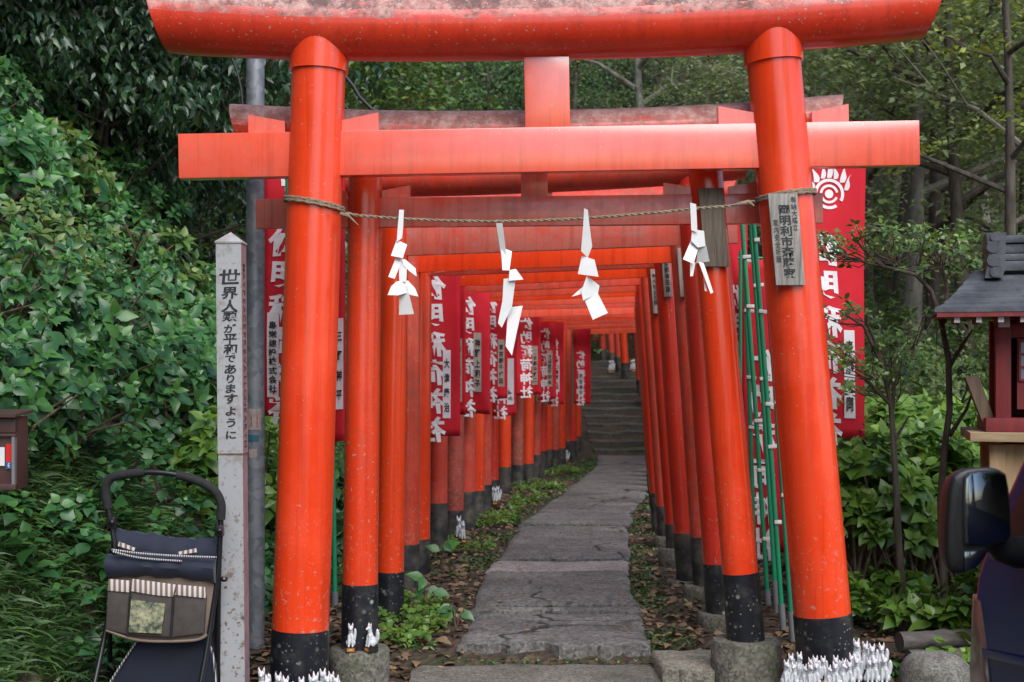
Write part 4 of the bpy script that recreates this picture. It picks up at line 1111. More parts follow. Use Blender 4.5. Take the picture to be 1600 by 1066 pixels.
    g.rotation_euler.z = R(-15); g.location.x += .05
    q = MB(); a, b = at(1518, 590, Y+.1), at(1548, 668, Y+.1); q.prism([a+Vector((-.03, 0, 0)), a+Vector((.035, 0, .012)), b+Vector((.035, 0, 0)), b+Vector((-.03, 0, 0))], (0, .03, 0))
    o = q.build('wooden_stake', M['board_old']); tag(o, 'short brown wooden stake leaning against the small red shrine', 'stake')
shrine()

# ------------------------------------------------------------------ van at the right edge
def van():
    xs0 = 1.30; W = 1.47
    g = empty('van', (xs0+W/2, 2.2, -.12), 'dark blue van at the right edge, seen from its rear left side', 'van')
    prof = [(3.84, .10), (3.86, .30), (3.855, .50), (3.84, .68), (3.79, .86), (3.66, 1.05), (3.48, 1.25), (3.08, 1.60), (2.85, 1.72), (2.3, 1.78), (.9, 1.78), (.55, 1.72), (.45, 1.2), (.42, .6), (.42, .12)]
    q = MB(); rings = []
    for k, (dx, sh) in enumerate(((0.0, .035), (.025, .014), (.075, 0), (W-.075, 0), (W-.025, .018), (W, .05))):
        ring = []
        for (y, z) in prof:
            s = 1 if y > 2 else -1
            tum = max(0, z-.95)*.07
            x = xs0+dx+(tum if dx < W/2 else -tum)
            ring.append(Vector((x, y-s*sh, z-(sh*.6 if z > 1 else 0))))
        rings.append(ring)
    q.loft(rings); body = q.build('body', M['van'], g)
    md = body.modifiers.new('b', 'BEVEL'); md.width = .02; md.segments = 3; md.limit_method = 'ANGLE'; md.angle_limit = R(25)
    # side windows, sill line and door seam
    q = MB()
    def side(poly, off, name, mat, par, th=.006):
        q = MB(); q.prism([(xs0+max(0, z-.95)*.07-off, y, z) for y, z in poly], (th, 0, 0)); return q.build(name, mat, par, bevel=.002)
    side([(3.28, 1.02), (3.12, 1.36), (2.86, 1.58), (2.2, 1.6), (2.2, 1.02)], .003, 'side_window', M['van_glass'], g)
    side([(2.12, 1.02), (2.12, 1.6), (1.3, 1.6), (1.3, 1.02)], .003, 'side_window', M['van_glass'], g)
    side([(3.56, 1.0), (3.36, 1.22), (3.34, 1.0)], .003, 'quarter_window', M['van_trim'], g)
    side([(3.33, .98), (3.33, .2), (3.322, .2), (3.322, .98)], .002, 'door_seam', M['van_trim'], g)
    side([(3.75, .66), (3.4, .70), (.6, .74), (.6, .72), (3.4, .68), (3.75, .635)], .004, 'side_moulding', M['van'], g)
    q = MB()  # windscreen
    q.prism([(xs0+.10, 3.61, 1.125), (xs0+W-.10, 3.61, 1.125), (xs0+W-.20, 3.13, 1.575), (xs0+.20, 3.13, 1.575)], (0, .012, .008)); q.build('windscreen', M['van_glass'], g)
    # headlight wraps the corner
    q = MB(); rings = []
    for z in (.40, .48, .60, .72, .79):
        t = (z-.40)/.39; out = .016+.014*math.sin(math.pi*t)
        rings.append([Vector((xs0-out*.6+.02, 3.62+.1*t, z)), Vector((xs0-out+.01, 3.77-.02*t, z)), Vector((xs0+.02, 3.835+out, z)), Vector((xs0+.14, 3.85+out, z)), Vector((xs0+.30, 3.85+out, z)), Vector((xs0+.30, 3.80, z)), Vector((xs0+.06, 3.70, z))])
    q.loft(rings); q.build('headlight', M['lens'], g)
    q = MB(); q.box((xs0+W/2, 3.86, .24), (W-.12, .06, .24)); q.build('bumper', M['van'], g, bevel=.02)
    # wheels
    for y in (3.15, 1.1):
        for x in (xs0+.09, xs0+W-.09):
            c = Vector((x, y, .155)); w = MB()
            w.loft([[c+Vector((xx, r*math.cos(2*math.pi*k/28), r*math.sin(2*math.pi*k/28))) for k in range(28)] for xx, r in ((-.095, .19), (-.10, .25), (-.08, .275), (.08, .275), (.10, .25), (.095, .19))])
            wo = w.build('wheel', M['tyre'], g); w = MB(); w.tube([c-Vector((.097, 0, 0)), c+Vector((.097, 0, 0))], .185, 24); w.build('rim', M['rim'], wo)
    # mirror: shell, main glass, lower wide-angle glass, arm
    Ym = 3.25
    def A(px, py, dy=0): return at(px, py, Ym)+Vector((0, dy, 0))
    out = [(1484, 900), (1478, 870), (1479, 820), (1483, 765), (1490, 742), (1508, 732), (1545, 729), (1568, 733), (1578, 748), (1582, 790), (1583, 835), (1577, 850), (1548, 858), (1543, 872), (1526, 892), (1505, 898)]
    cxp, cyp = 1532, 815
    q = MB(); rings = []
    for dy, s in ((0, .97), (.012, 1.0), (.05, .98), (.10, .86), (.135, .6), (.145, .25)):
        rings.append([at(cxp+(x-cxp)*s-(1-s)*6, cyp+(y-cyp)*s, Ym)+Vector((0, dy, 0)) for x, y in out])
    q.loft(rings); ms = q.build('wing_mirror', M['van_trim'], g)
    md = ms.modifiers.new('sub', 'SUBSURF'); md.levels = 1; md.render_levels = 2
    def glass(poly, dy, nm):
        q = MB(); q.prism([A(x, y, dy) for x, y in poly], (0, .004, 0)); o = q.build(nm, M['mirror'], ms, bevel=.002); return o
    gl = [(1508, 748), (1514, 741), (1530, 738), (1560, 738), (1569, 744), (1573, 765), (1576, 800), (1577, 835), (1572, 843), (1540, 849), (1515, 851), (1507, 848), (1506, 800)]
    q = MB(); q.prism([A(1540+(x-1540)*1.07, 795+(y-795)*1.06, -.004) for x, y in gl], (0, .006, 0)); q.build('mirror_bezel', M['van_trim'], ms, bevel=.003)
    glass(gl, -.008, 'mirror_glass'); glass([(1506, 862), (1540, 860), (1536, 872), (1522, 888), (1507, 893)], -.006, 'wide_angle_glass')
    q = MB(); q.tube([A(1560, 840, .05), A(1580, 862, .06), A(1606, 870, .08), Vector((xs0+.05, Ym+.1, A(0, 870).z))], [.03, .035, .04, .045], 14); q.build('mirror_arm', M['van_trim'], g)
    q = MB(); q.prism([(xs0-.004, 3.52, 1.0), (xs0-.004, 3.30, 1.0), (xs0-.004, 3.30, .93), (xs0-.004, 3.44, .92)], (.01, 0, 0)); q.build('mirror_mount', M['van_trim'], g)
van()

# ------------------------------------------------------------------ foliage
T8 = np.array([(0, 0, 0), (.20, -.29, .045), (.20, 0, .0), (.20, .29, .045), (.46, -.36, .05), (.46, 0, -.01), (.46, .36, .05), (.75, -.20, -.01), (.75, 0, -.06), (.75, .20, -.01), (1.05, 0, -.19)], float)
F8 = [(0, 2, 1), (0, 3, 2), (1, 2, 5, 4), (2, 3, 6, 5), (4, 5, 8, 7), (5, 6, 9, 8), (7, 8, 10), (8, 9, 10)]
T4 = np.array([(0, 0, 0), (.45, -.30, .07), (1, 0, -.08), (.45, .30, .07)], float); F4 = [(0, 1, 2, 3)]
def foliage(name, P, D, N, L, W, tint, mat, parent=None, tpl=8, stems=None, stem_mat=None):
    """one mesh of leaves; P base, D axis, N face normal, L length, W width factor, tint (n,2)"""
    T, Fc = (T8, F8) if tpl == 8 else (T4, F4)
    D = D/np.maximum(1e-6, np.linalg.norm(D, axis=1, keepdims=True))
    S = np.cross(N, D); S /= np.maximum(1e-6, np.linalg.norm(S, axis=1, keepdims=True)); N = np.cross(D, S)
    L = L[:, None, None]; k = len(T)
    V = P[:, None, :]+L*(T[None, :, 0, None]*D[:, None, :]+W*T[None, :, 1, None]*S[:, None, :]+T[None, :, 2, None]*N[:, None, :])
    n = len(P); V = V.reshape(-1, 3)
    loops = []; sizes = []
    base = (np.arange(n)*k)[:, None]
    order = np.concatenate([np.array(f) for f in Fc]); loops = (base+order[None, :]).reshape(-1)
    sizes = np.tile(np.array([len(f) for f in Fc]), n); starts = np.concatenate([[0], np.cumsum(sizes)[:-1]])
    me = bpy.data.meshes.new(name); me.vertices.add(len(V)); me.vertices.foreach_set('co', V.astype(np.float32).ravel())
    me.loops.add(len(loops)); me.loops.foreach_set('vertex_index', loops.astype(np.int32))
    me.polygons.add(len(sizes)); me.polygons.foreach_set('loop_start', starts.astype(np.int32))
    me.polygons.foreach_set('use_smooth', np.ones(len(sizes), bool))
    at_ = me.attributes.new('tint', 'FLOAT_COLOR', 'POINT')
    C = np.zeros((n, k, 4), np.float32); C[:, :, 0] = tint[:, None, 0]; C[:, :, 1] = tint[:, None, 1]; C[:, :, 3] = 1
    at_.data.foreach_set('color', C.ravel())
    me.update(calc_edges=True); me.validate(); me.materials.append(mat)
    o = bpy.data.objects.new(name, me); COL.objects.link(o)
    if parent is not None: adopt(o, parent)
    return o

def rosettes(rs, P, A, size, k=7, young=.35, spread=(5, 50), droop=.15):
    """leaf whorls at shoot tips P with axes A -> arrays for foliage()"""
    n = len(P); A = A/np.linalg.norm(A, axis=1, keepdims=True)
    ref = np.where(np.abs(A[:, 2:3]) < .9, np.array([[0, 0, 1.]]), np.array([[1., 0, 0]]))
    U = np.cross(A, ref); U /= np.linalg.norm(U, axis=1, keepdims=True); Vv = np.cross(A, U)
    j = np.arange(k)[None, :]; ang = rs.uniform(0, 6.28, (n, 1))+j*2.4+rs.normal(0, .25, (n, k))
    el = np.radians(spread[0]+(spread[1]-spread[0])*(j/max(1, k-1)))+rs.normal(0, .22, (n, k))
    rad = U[:, None]*np.cos(ang)[..., None]+Vv[:, None]*np.sin(ang)[..., None]
    D = rad*np.cos(el)[..., None]+A[:, None]*np.sin(el)[..., None]; N = A[:, None]*np.cos(el)[..., None]-rad*np.sin(el)[..., None]
    D = D+np.array([0, 0, -droop])*np.ones_like(D); N = N+rs.normal(0, .22, N.shape)
    sz = size[:, None]*(1-.55*j/k)*rs.uniform(.75, 1.15, (n, k))
    base = P[:, None]-A[:, None]*(sz*.45)[..., None]*(1-j/k)[..., None]+D*(sz*.12)[..., None]
    tint = np.stack([rs.uniform(0, 1, (n, k)), np.clip(young*(j/k)*rs.uniform(.3, 1.4, (n, 1))+rs.uniform(-.1, .12, (n, k)), 0, 1)], -1)
    f = lambda a: a.reshape(-1, a.shape[-1])
    return f(base), f(D), f(N), sz.reshape(-1), f(tint)

def shrub(name, label, group, c, rx, ry, h, ntips, size, mat, seed, k=7, young=.35, stems=14, low=.25, W=1.0, lean=(0, 0, 0), cat='shrub', tpl=8, spread=(5, 50)):
    rs = np.random.RandomState(seed); c = np.array(c, float)
    g = empty(name, tuple(c), label, cat, group)
    th = rs.uniform(0, 6.28, ntips); zz = rs.uniform(low, 1, ntips)
    rr = np.sqrt(np.clip(1-((zz-.35)/.65).clip(0, 1)**2.4, 0.02, 1))*(rs.uniform(.25, 1, ntips)**.45)
    lump = 1+.22*np.sin(3*th+seed)+.15*np.sin(5*th+2*seed)
    P = np.stack([c[0]+rx*rr*lump*np.cos(th), c[1]+ry*rr*lump*np.sin(th), c[2]+h*zz*(1+.12*np.sin(4*th+seed))], 1)
    gz = np.array([hgt(p[0], p[1]) for p in P]); P[:, 2] = np.maximum(P[:, 2], gz+.05)
    A = np.stack([rr*np.cos(th)*.8, rr*np.sin(th)*.8, .35+.8*zz], 1)+rs.normal(0, .22, (ntips, 3))+np.array(lean)
    b, D, N, L, t = rosettes(rs, P, A, rs.uniform(size[0], size[1], ntips), k, young, spread)
    foliage('foliage', b, D, N, L, W, t, mat, g, tpl)
    if stems:
        q = MB()
        for i in rs.permutation(ntips)[:stems]:
            s = Vector((c[0]+rx*.25*rs.normal(), c[1]+ry*.25*rs.normal(), c[2]-.05)); e = Vector(P[i])
            m = s.lerp(e, .5)+Vector((rs.normal(0, .05), rs.normal(0, .05), .05))
            q.tube([s, s.lerp(m, .55), m, m.lerp(e, .6), e], [.011, .010, .008, .006, .004], 6, cap=False)
        q.build('stems', M['stem'], g)
    return g

# left bank: broad-leaved shrubs, row over row
rs0 = np.random.RandomState(2); cnt = 0
for y in np.arange(6.9, 15.5, .82):
    for d in np.arange(.25, 6.5, .80):
        x = interp(FOOT, y)-d+rs0.uniform(-.25, .25); yy = y+rs0.uniform(-.25, .25); z = hgt(x, yy)
        px = 800+x/yy*F; py = HZ-(z+.4-EYE)/yy*F
        if px < -130 or px > 470 or py < -60 or py > 800: continue
        if px > 330 and yy < 9: continue
        big = yy < 14.2
        dark = py < 60+.75*px and px < 330  # shrubs above this line get the leaf colour with shade in it
        s = .85 if yy < 9 else .95
        if py > 640 and px < 190: continue
        shrub('hydrangea_shrub' if big else 'bank_shrub', 'broad-leaved green shrub crowding the left bank' if big else 'smaller leaved shrub high on the left bank',
              'shrubs on the left bank', (x, yy, z-.05), .62*s, .62*s, .72*s+.15*rs0.rand(), 105 if big else 130, ((.10+.004*(yy-7), .17+.008*(yy-7)) if cnt % 3 else (.075, .12)) if big else (.06, .105),
              M['lf_shaded'] if dark else (M['lf_hyd'] if rs0.rand() < (.80 if big else .4) else (M['lf_yel'] if rs0.rand() < .7 else M['lf_hyd_r'])), 100+cnt, young=.6 if not dark else .15, stems=22, low=.1, W=.84, lean=(.35, -.35, 0)); cnt += 1

# grass-like bamboo at the foot of the bank
def grass(name, n, region, length, mat, seed, label_kind='stuff', width=.05, bladeseg=4):
    rs = np.random.RandomState(seed); P = []
    while len(P) < n:
        x, y = region(rs)
        if x is None: continue
        P.append((x, y, hgt(x, y)-.01))
    P = np.array(P); n = len(P)
    az = rs.uniform(0, 6.28, n); el = rs.uniform(.6, 1.4, n)
    D = np.stack([np.cos(az)*np.cos(el)*1.2+.08, np.sin(az)*np.cos(el)*1.2-.08, np.sin(el)], 1); D /= np.linalg.norm(D, axis=1, keepdims=True)
    L = rs.uniform(length[0], length[1], n); S = np.cross(D, rs.normal(0, 1, (n, 3))); S /= np.linalg.norm(S, axis=1, keepdims=True)
    rows = []
    for j in range(bladeseg+1):
        t = j/bladeseg; c = P+D*(L*t)[:, None]+np.array([0, 0, -1])*(L*.55*t**2.2)[:, None]+np.stack([D[:, 0], D[:, 1], 0*L], 1)*(L*.25*t*t)[:, None]
        w = L*width*(1-t)**.7*(.35+1.3*min(t*3, 1)) if j < bladeseg else L*0+.0005
        rows += [c-S*w[:, None]*.5, c+S*w[:, None]*.5]
    V = np.stack(rows, 1); k = V.shape[1]
    fs = np.array([(2*j, 2*j+1, 2*j+3, 2*j+2) for j in range(bladeseg)]).ravel()
    loops = ((np.arange(n)*k)[:, None]+fs[None]).ravel(); m = n*bladeseg
    me = bpy.data.meshes.new(name); me.vertices.add(n*k); me.vertices.foreach_set('co', V.reshape(-1).astype(np.float32))
    me.loops.add(len(loops)); me.loops.foreach_set('vertex_index', loops.astype(np.int32))
    me.polygons.add(m); me.polygons.foreach_set('loop_start', (np.arange(m)*4).astype(np.int32)); me.polygons.foreach_set('use_smooth', np.ones(m, bool))
    a = me.attributes.new('tint', 'FLOAT_COLOR', 'POINT'); C = np.zeros((n, k, 4), np.float32)
    C[:, :, 0] = rs.uniform(0, 1, n)[:, None]; C[:, :, 1] = (rs.uniform(0, 1, n)**4)[:, None]*.8; C[:, :, 3] = 1
    a.data.foreach_set('color', C.ravel()); me.update(calc_edges=True); me.materials.append(mat)
    o = bpy.data.objects.new(name, me); COL.objects.link(o); return tag(o, kind=label_kind)
clump = np.random.RandomState(8).uniform(0, 1, (90, 2))
def reg_left(rs):
    i = rs.randint(len(clump)); y = 5.6+2.4*clump[i, 0]+rs.normal(0, .09); x = interp(FOOT, y)-.12-1.3*clump[i, 1]+rs.normal(0, .09)
    return (x, y)
grass('bamboo_grass', 24000, reg_left, (.07, .22), M['lf_grass'], 4, width=.085)
def reg_far_left(rs):
    y = rs.uniform(8, 22); x = interp(FOOT, y)+.35-abs(rs.normal(0, .5)); return (x, y)
grass('bank_foot_grass', 7000, reg_far_left, (.10, .35), M['lf_grass'], 5, width=.07)
def reg_edge(rs):
    y = 7.0+16*rs.rand()**1.2; s = -1 if rs.rand() < .62 else 1; x = interp(PATHC, y)+s*(.50+abs(rs.normal(0, .10 if s > 0 else .2)))
    if nz(x*1.5, y*1.5, 4) < -.05: return None, None
    return x, y
grass('path_edge_grass', 9000, reg_edge, (.03, .10), M['lf_grass'], 6, width=.12, bladeseg=3)

def reg_joint(rs):
    return rs.uniform(-.36, .80), 6.885+rs.normal(0, .022)
grass('joint_weeds', 420, reg_joint, (.02, .055), M['lf_grass'], 7, width=.2, bladeseg=3)

# fallen leaves and ground cover
def scatter_leaves(name, n, reg, size, mat, seed, flat=.35, tpl=8, W=.9):
    rs = np.random.RandomState(seed); P = []
    while len(P) < n:
        x, y = reg(rs)
        if x is None: continue
        P.append((x, y, hgt(x, y)+.006+.018*rs.rand()))
    P = np.array(P); az = rs.uniform(0, 6.28, n)
    D = np.stack([np.cos(az), np.sin(az), rs.normal(0, flat*.5, n)], 1); N = np.stack([rs.normal(0, flat, n), rs.normal(0, flat, n), np.ones(n)], 1)
    t = np.stack([rs.uniform(0, 1, n), rs.uniform(0, 1, n)**3], 1)
    return tag(foliage(name, P, D, N, rs.uniform(size[0], size[1], n), W, t, mat, None, tpl), kind='stuff')
def reg_litter(rs):
    y = 6.6+11*rs.rand()**1.4
    if rs.rand() < .5: x = interp(PATHC, y)-.50-rs.rand()**.8*1.3
    else: x = interp(PATHC, y)+.50+rs.rand()*1.9
    return x, y
scatter_leaves('fallen_leaves', 9000, reg_litter, (.03, .075), M['lf_dry'], 21)
def reg_litter2(rs):
    y = rs.uniform(6.4, 16); x = interp(PATHC, y)+rs.uniform(-.55, .55); return (x, y)
def on_path():
    rs = np.random.RandomState(77); n = 70; y = 7+14*rs.rand(n)**1.3; x = np.array([interp(PATHC, v) for v in y])+rs.uniform(-.45, .45, n)
    P = np.stack([x, y, np.full(n, .056)], 1); az = rs.uniform(0, 6.28, n)
    D = np.stack([np.cos(az), np.sin(az), 0*az], 1); N = np.stack([rs.normal(0, .2, n), rs.normal(0, .2, n), np.ones(n)], 1)
    tag(foliage('path_fallen_leaves', P, D, N, rs.uniform(.02, .05, n), .8, np.stack([rs.rand(n), rs.rand(n)], 1), M['lf_dry']), kind='stuff')
on_path()
def cover(name, n, reg, size, mat, seed, k=5, hmax=.18):
    rs = np.random.RandomState(seed); P = []
    while len(P) < n:
        x, y = reg(rs)
        if x is None: continue
        P.append((x, y, hgt(x, y)+.03+hmax*rs.rand()))
    P = np.array(P); A = np.stack([rs.normal(0, .3, n), rs.normal(0, .3, n)-.2, np.ones(n)], 1)
    b, D, N, L, t = rosettes(rs, P, A, rs.uniform(size[0], size[1], n), k, .45, (0, 35))
    return tag(foliage(name, b, D, N, L, 1.15, t, mat), kind='stuff')
def reg_cov_l(rs):
    y = 7.0+13*rs.rand()**1.2; x = interp(PATHC, y)-.62-abs(rs.normal(0, .38))
    if nz(x*1.1, y*.8, 12) < -.02: return None, None
    return x, y
cover('ground_cover', 620, reg_cov_l, (.03, .07), M['lf_hyd_r'], 31, hmax=.07)
def reg_cov_bank(rs):
    y = 6.2+9*rs.rand(); x = interp(FOOT, y)+.3-rs.rand()*1.5; return x, y
cover('bank_ground_cover', 1500, reg_cov_bank, (.06, .12), M['lf_hyd'], 32, hmax=.3)
def reg_cov_r(rs):
    y = 6.3+4*rs.rand(); x = 1.9+1.7*rs.rand()
    if nz(x*1.5, y*1.2, 9) < 0: return None, None
    return x, y
cover('right_ground_cover', 420, reg_cov_r, (.06, .12), M['lf_hyd_r'], 33, hmax=.2)

def big_leaf_plant(px, py, Y, sc, seed, label):
    rs = np.random.RandomState(seed); p = at(px, py, Y); g = empty('leafy_plant', p, label, 'plant', 'young plants beside the path')
    n = 5; az = rs.uniform(0, 6.28, n); P = np.array([tuple(p)]*n)+np.stack([rs.normal(0, .03, n), rs.normal(0, .03, n), rs.uniform(.08, .2, n)*sc], 1)
    D = np.stack([np.cos(az), np.sin(az)*.6, rs.uniform(-.9, .5, n)], 1); N = np.stack([rs.normal(0, .5, n), -np.ones(n), np.ones(n)*.8], 1)
    foliage('foliage', P, D, N, rs.uniform(.065, .11, n)*sc, .95, np.stack([rs.rand(n), rs.rand(n)*.5], 1), M['lf_hyd'], g)
    q = MB()
    for a in P: q.tube([p, Vector(a)], .003, 5, cap=False)
    q.build('stems', M['stem'], g)
big_leaf_plant(712, 985, 7.3, 1.0, 3, 'broad bright leaf plant standing alone left of the path edge')
big_leaf_plant(665, 950, 7.9, 1.1, 4, 'leafy plant among litter below the third left post')
big_leaf_plant(690, 890, 9.2, 1.2, 5, 'leafy plant beyond the lone one, nearer the fifth left post')

# right side: upright hydrangeas, ferns
for k, (px, Y, r, h) in enumerate(((1345, 8.0, .42, 1.0), (1400, 8.7, .5, 1.12), (1460, 8.2, .48, 1.05), (1520, 8.9, .55, 1.15), (1570, 8.3, .5, 1.05), (1350, 9.6, .55, 1.15), (1440, 10.2, .6, 1.15), (1530, 10.5, .6, 1.15), (1620, 9.5, .55, 1.1))):
    x = at(px, 0, Y).x
    shrub('hydrangea_shrub', 'upright bright green hydrangea behind the right front post', 'hydrangeas on the right', (x, Y, hgt(x, Y)), r, r*.9, h, 95, (.10, .17), M['lf_hyd_r'], 500+k, young=.6, stems=26, low=.5, lean=(0, -.3, .2))
for k, (px, Y) in enumerate(((1318, 7.6), (1420, 7.3), (1500, 7.1), (1375, 7.9), (1545, 7.6))):
    x = at(px, 0, Y).x
    shrub('low_shrub', 'low leafy shrub at the feet of the right hydrangeas', 'low shrubs on the right', (x, Y, hgt(x, Y)), .22, .2, .30, 26, (.06, .13), M['lf_hyd_r'], 540+k, stems=6, low=.2)
def fern(px, Y, sc, seed, label):
    rs = np.random.RandomState(seed); x = at(px, 0, Y).x; p = Vector((x, Y, hgt(x, Y))); g = empty('fern', p, label, 'fern', 'ferns by the rock')
    B, D, N, L = [], [], [], []
    q = MB()
    for a in range(8):
        az = a/8*6.28+rs.normal(0, .2); d = np.array([math.cos(az), math.sin(az), 0]); ln = rs.uniform(.20, .32)*sc; pts = []
        for j in range(13):
            t = j/12; c = np.array(p)+d*ln*t+np.array([0, 0, ln*(.75*t-.62*t*t)]); pts.append(Vector(c))
            if j > 1:
                s = np.cross(d, [0, 0, 1])
                for sg in (-1, 1):
                    B.append(c); D.append(s*sg+d*.35+np.array([0, 0, -.15])); N.append([0, 0, 1]+d*.2); L.append(.075*sc*(1-.75*t)*(1 if j > 2 else .7))
        q.tube(pts, .002, 4, cap=False)
    n = len(B); foliage('fronds', np.array(B), np.array(D), np.array(N), np.array(L), .55, np.stack([rs.rand(n), rs.rand(n)*.3], 1), M['lf_hyd'], g)
    q.build('stalks', M['stem'], g)
fern(1385, 6.35, 1.2, 1, 'dark green fern right beside the white fox crowd'); fern(1425, 6.8, 1.2, 2, 'fern growing behind the grey boulder'); fern(1365, 6.75, 1.0, 3, 'small fern behind the right front post foot')

# small trees in front of the right forest
def small_tree(label, trunk, branches, sprays, Y, seed):
    rs = np.random.RandomState(seed); base = at(*trunk[0][:2], Y); base.z = hgt(base.x, Y)
    g = empty('azalea_tree', base, label, 'small tree', 'slender trees before the right banner')
    q = MB(); pts = [base]+[at(px, py, Y+dy) for px, py, dy, r in trunk[1:]]; q.tube(pts, [t[3]*.74 for t in trunk], 9); q.build('trunk', M['bark'], g)
    q = MB(); B, D, N, L, T = [], [], [], [], []
    for br in branches:
        q.tube([at(px, py, Y+dy) for px, py, dy in br], [.014-.010*i/(len(br)-1) for i in range(len(br))], 6, cap=False)
    for (px, py, dy, rpx, rpy, n, ox, oy) in sprays:
        o = at(ox, oy, Y+dy*.5); P = []
        n = max(6, int(n*.42))
        for i in range(n):
            u, v = rs.normal(0, .68, 2); e = at(px+u*rpx, py+v*rpy, Y+dy+rs.normal(0, .14)); P.append(tuple(e))
            if i % 2 == 0:
                m = o.lerp(e, .55)+Vector((rs.normal(0, .03), rs.normal(0, .03), -.02)); q.tube([o.lerp(e, .2), m, e], [.0035, .0028, .0015], 4, cap=False)
        P = np.array(P); A = np.stack([rs.normal(0, .4, n), rs.normal(-.3, .4, n), np.ones(n)], 1)
        b, d, nn, l, t = rosettes(rs, P, A, rs.uniform(.035, .055, n), 6, .7, (5, 55)); B.append(b); D.append(d); N.append(nn); L.append(l); T.append(t)
    q.build('branches', M['twig'], g)
    foliage('foliage', np.concatenate(B), np.concatenate(D), np.concatenate(N), np.concatenate(L), .85, np.concatenate(T), M['lf_azalea'], g)
small_tree('slender dark tree with bent trunk and flat leafy sprays by the shrine',
    [(1478, 900, 0, .030), (1470, 780, 0, .027), (1476, 700, 0, .024), (1484, 640, 0, .023), (1482, 560, 0, .022), (1470, 500, 0, .020), (1455, 455, 0, .017), (1432, 430, 0, .014), (1395, 420, 0, .011), (1350, 410, 0, .008), (1300, 393, 0, .005)],
    [[(1475, 505, 0), (1480, 450, 0), (1470, 410, .05), (1478, 370, .05)], [(1480, 580, 0), (1500, 545, 0), (1520, 515, 0)], [(1484, 680, 0), (1510, 640, .05), (1528, 590, .05)], [(1435, 432, 0), (1440, 400, 0), (1455, 370, 0)], [(1380, 417, 0), (1350, 390, 0), (1330, 365, 0)]],
    [(1325, 385, 0, 45, 22, 70, 1360, 412), (1380, 365, .05, 40, 22, 60, 1400, 420), (1295, 378, -.05, 22, 18, 26, 1330, 400), (1470, 375, .05, 55, 30, 110, 1470, 425), (1430, 392, 0, 35, 20, 40, 1432, 430), (1510, 395, .1, 25, 25, 40, 1478, 440), (1520, 585, .1, 22, 20, 30, 1500, 640), (1505, 520, .1, 20, 18, 20, 1490, 560)], 7.1, 3)
small_tree('slender dark tree with straight trunk right beside the large banner',
    [(1416, 955, 0, .030), (1404, 850, 0, .027), (1400, 760, 0, .025), (1396, 690, 0, .022), (1392, 630, 0, .02), (1378, 570, 0, .016), (1366, 530, 0, .012), (1355, 505, 0, .008)],
    [[(1394, 640, 0), (1398, 600, 0), (1410, 565, 0)], [(1390, 630, 0), (1360, 600, 0), (1335, 580, 0)], [(1376, 565, 0), (1350, 510, 0), (1310, 485, 0)], [(1397, 690, 0), (1420, 650, .05)]],
    [(1320, 487, 0, 38, 14, 46, 1355, 510), (1395, 535, .05, 40, 25, 70, 1385, 590), (1345, 560, 0, 40, 22, 60, 1375, 600), (1310, 545, -.05, 26, 12, 26, 1345, 570), (1400, 590, .05, 30, 20, 45, 1395, 640), (1330, 600, 0, 30, 14, 30, 1370, 620), (1430, 560, .1, 22, 22, 30, 1400, 610), (1470, 470, .1, 24, 20, 20, 1420, 560)], 7.4, 4)

# rock, logs
def rock(px, py, Y, sx, sy, sz, seed, label):
    c = at(px, py, Y); q = MB(); rings = []
    for j in range(1, 14):
        ph = math.pi*j/14; ring = []
        for k in range(26):
            th = 2*math.pi*k/26; d = Vector((math.sin(ph)*math.cos(th), math.sin(ph)*math.sin(th), -math.cos(ph)))
            d = Vector([math.copysign(abs(v)**.75, v) for v in d])
            f = 1+.10*nz(d.x*1.5+seed, d.y*1.5, d.z*1.5)+.03*nz(d.x*6, d.y*6, d.z*6+seed)
            ring.append(c+Vector((d.x*sx*f, d.y*sy*f, d.z*sz*f)))
        rings.append(ring)
    q.loft(rings); tag(q.build('boulder', M['rock']), label, 'rock')
rock(1463, 1078, 6.2, .165, .17, .17, 5, 'rounded grey boulder in the grass near the van')
for px0, px1, py, Y, r, lab in ((1405, 1540, 1003, 6.75, .05, 'weathered grey log lying behind the boulder, the upper one'), (1420, 1550, 1030, 6.6, .045, 'weathered grey log lying behind the boulder, the lower one')):
    a, b = at(px0, py, Y), at(px1, py-6, Y+.1); q = MB(); q.tube([a.lerp(b, t/10)+Vector((0, .01*nz(t, 1), .008*nz(t*.7, 3))) for t in range(11)], [r*(1+.15*nz(t*.9, 7)) for t in range(11)], 14)
    tag(q.build('log', M['log']), lab, 'log')

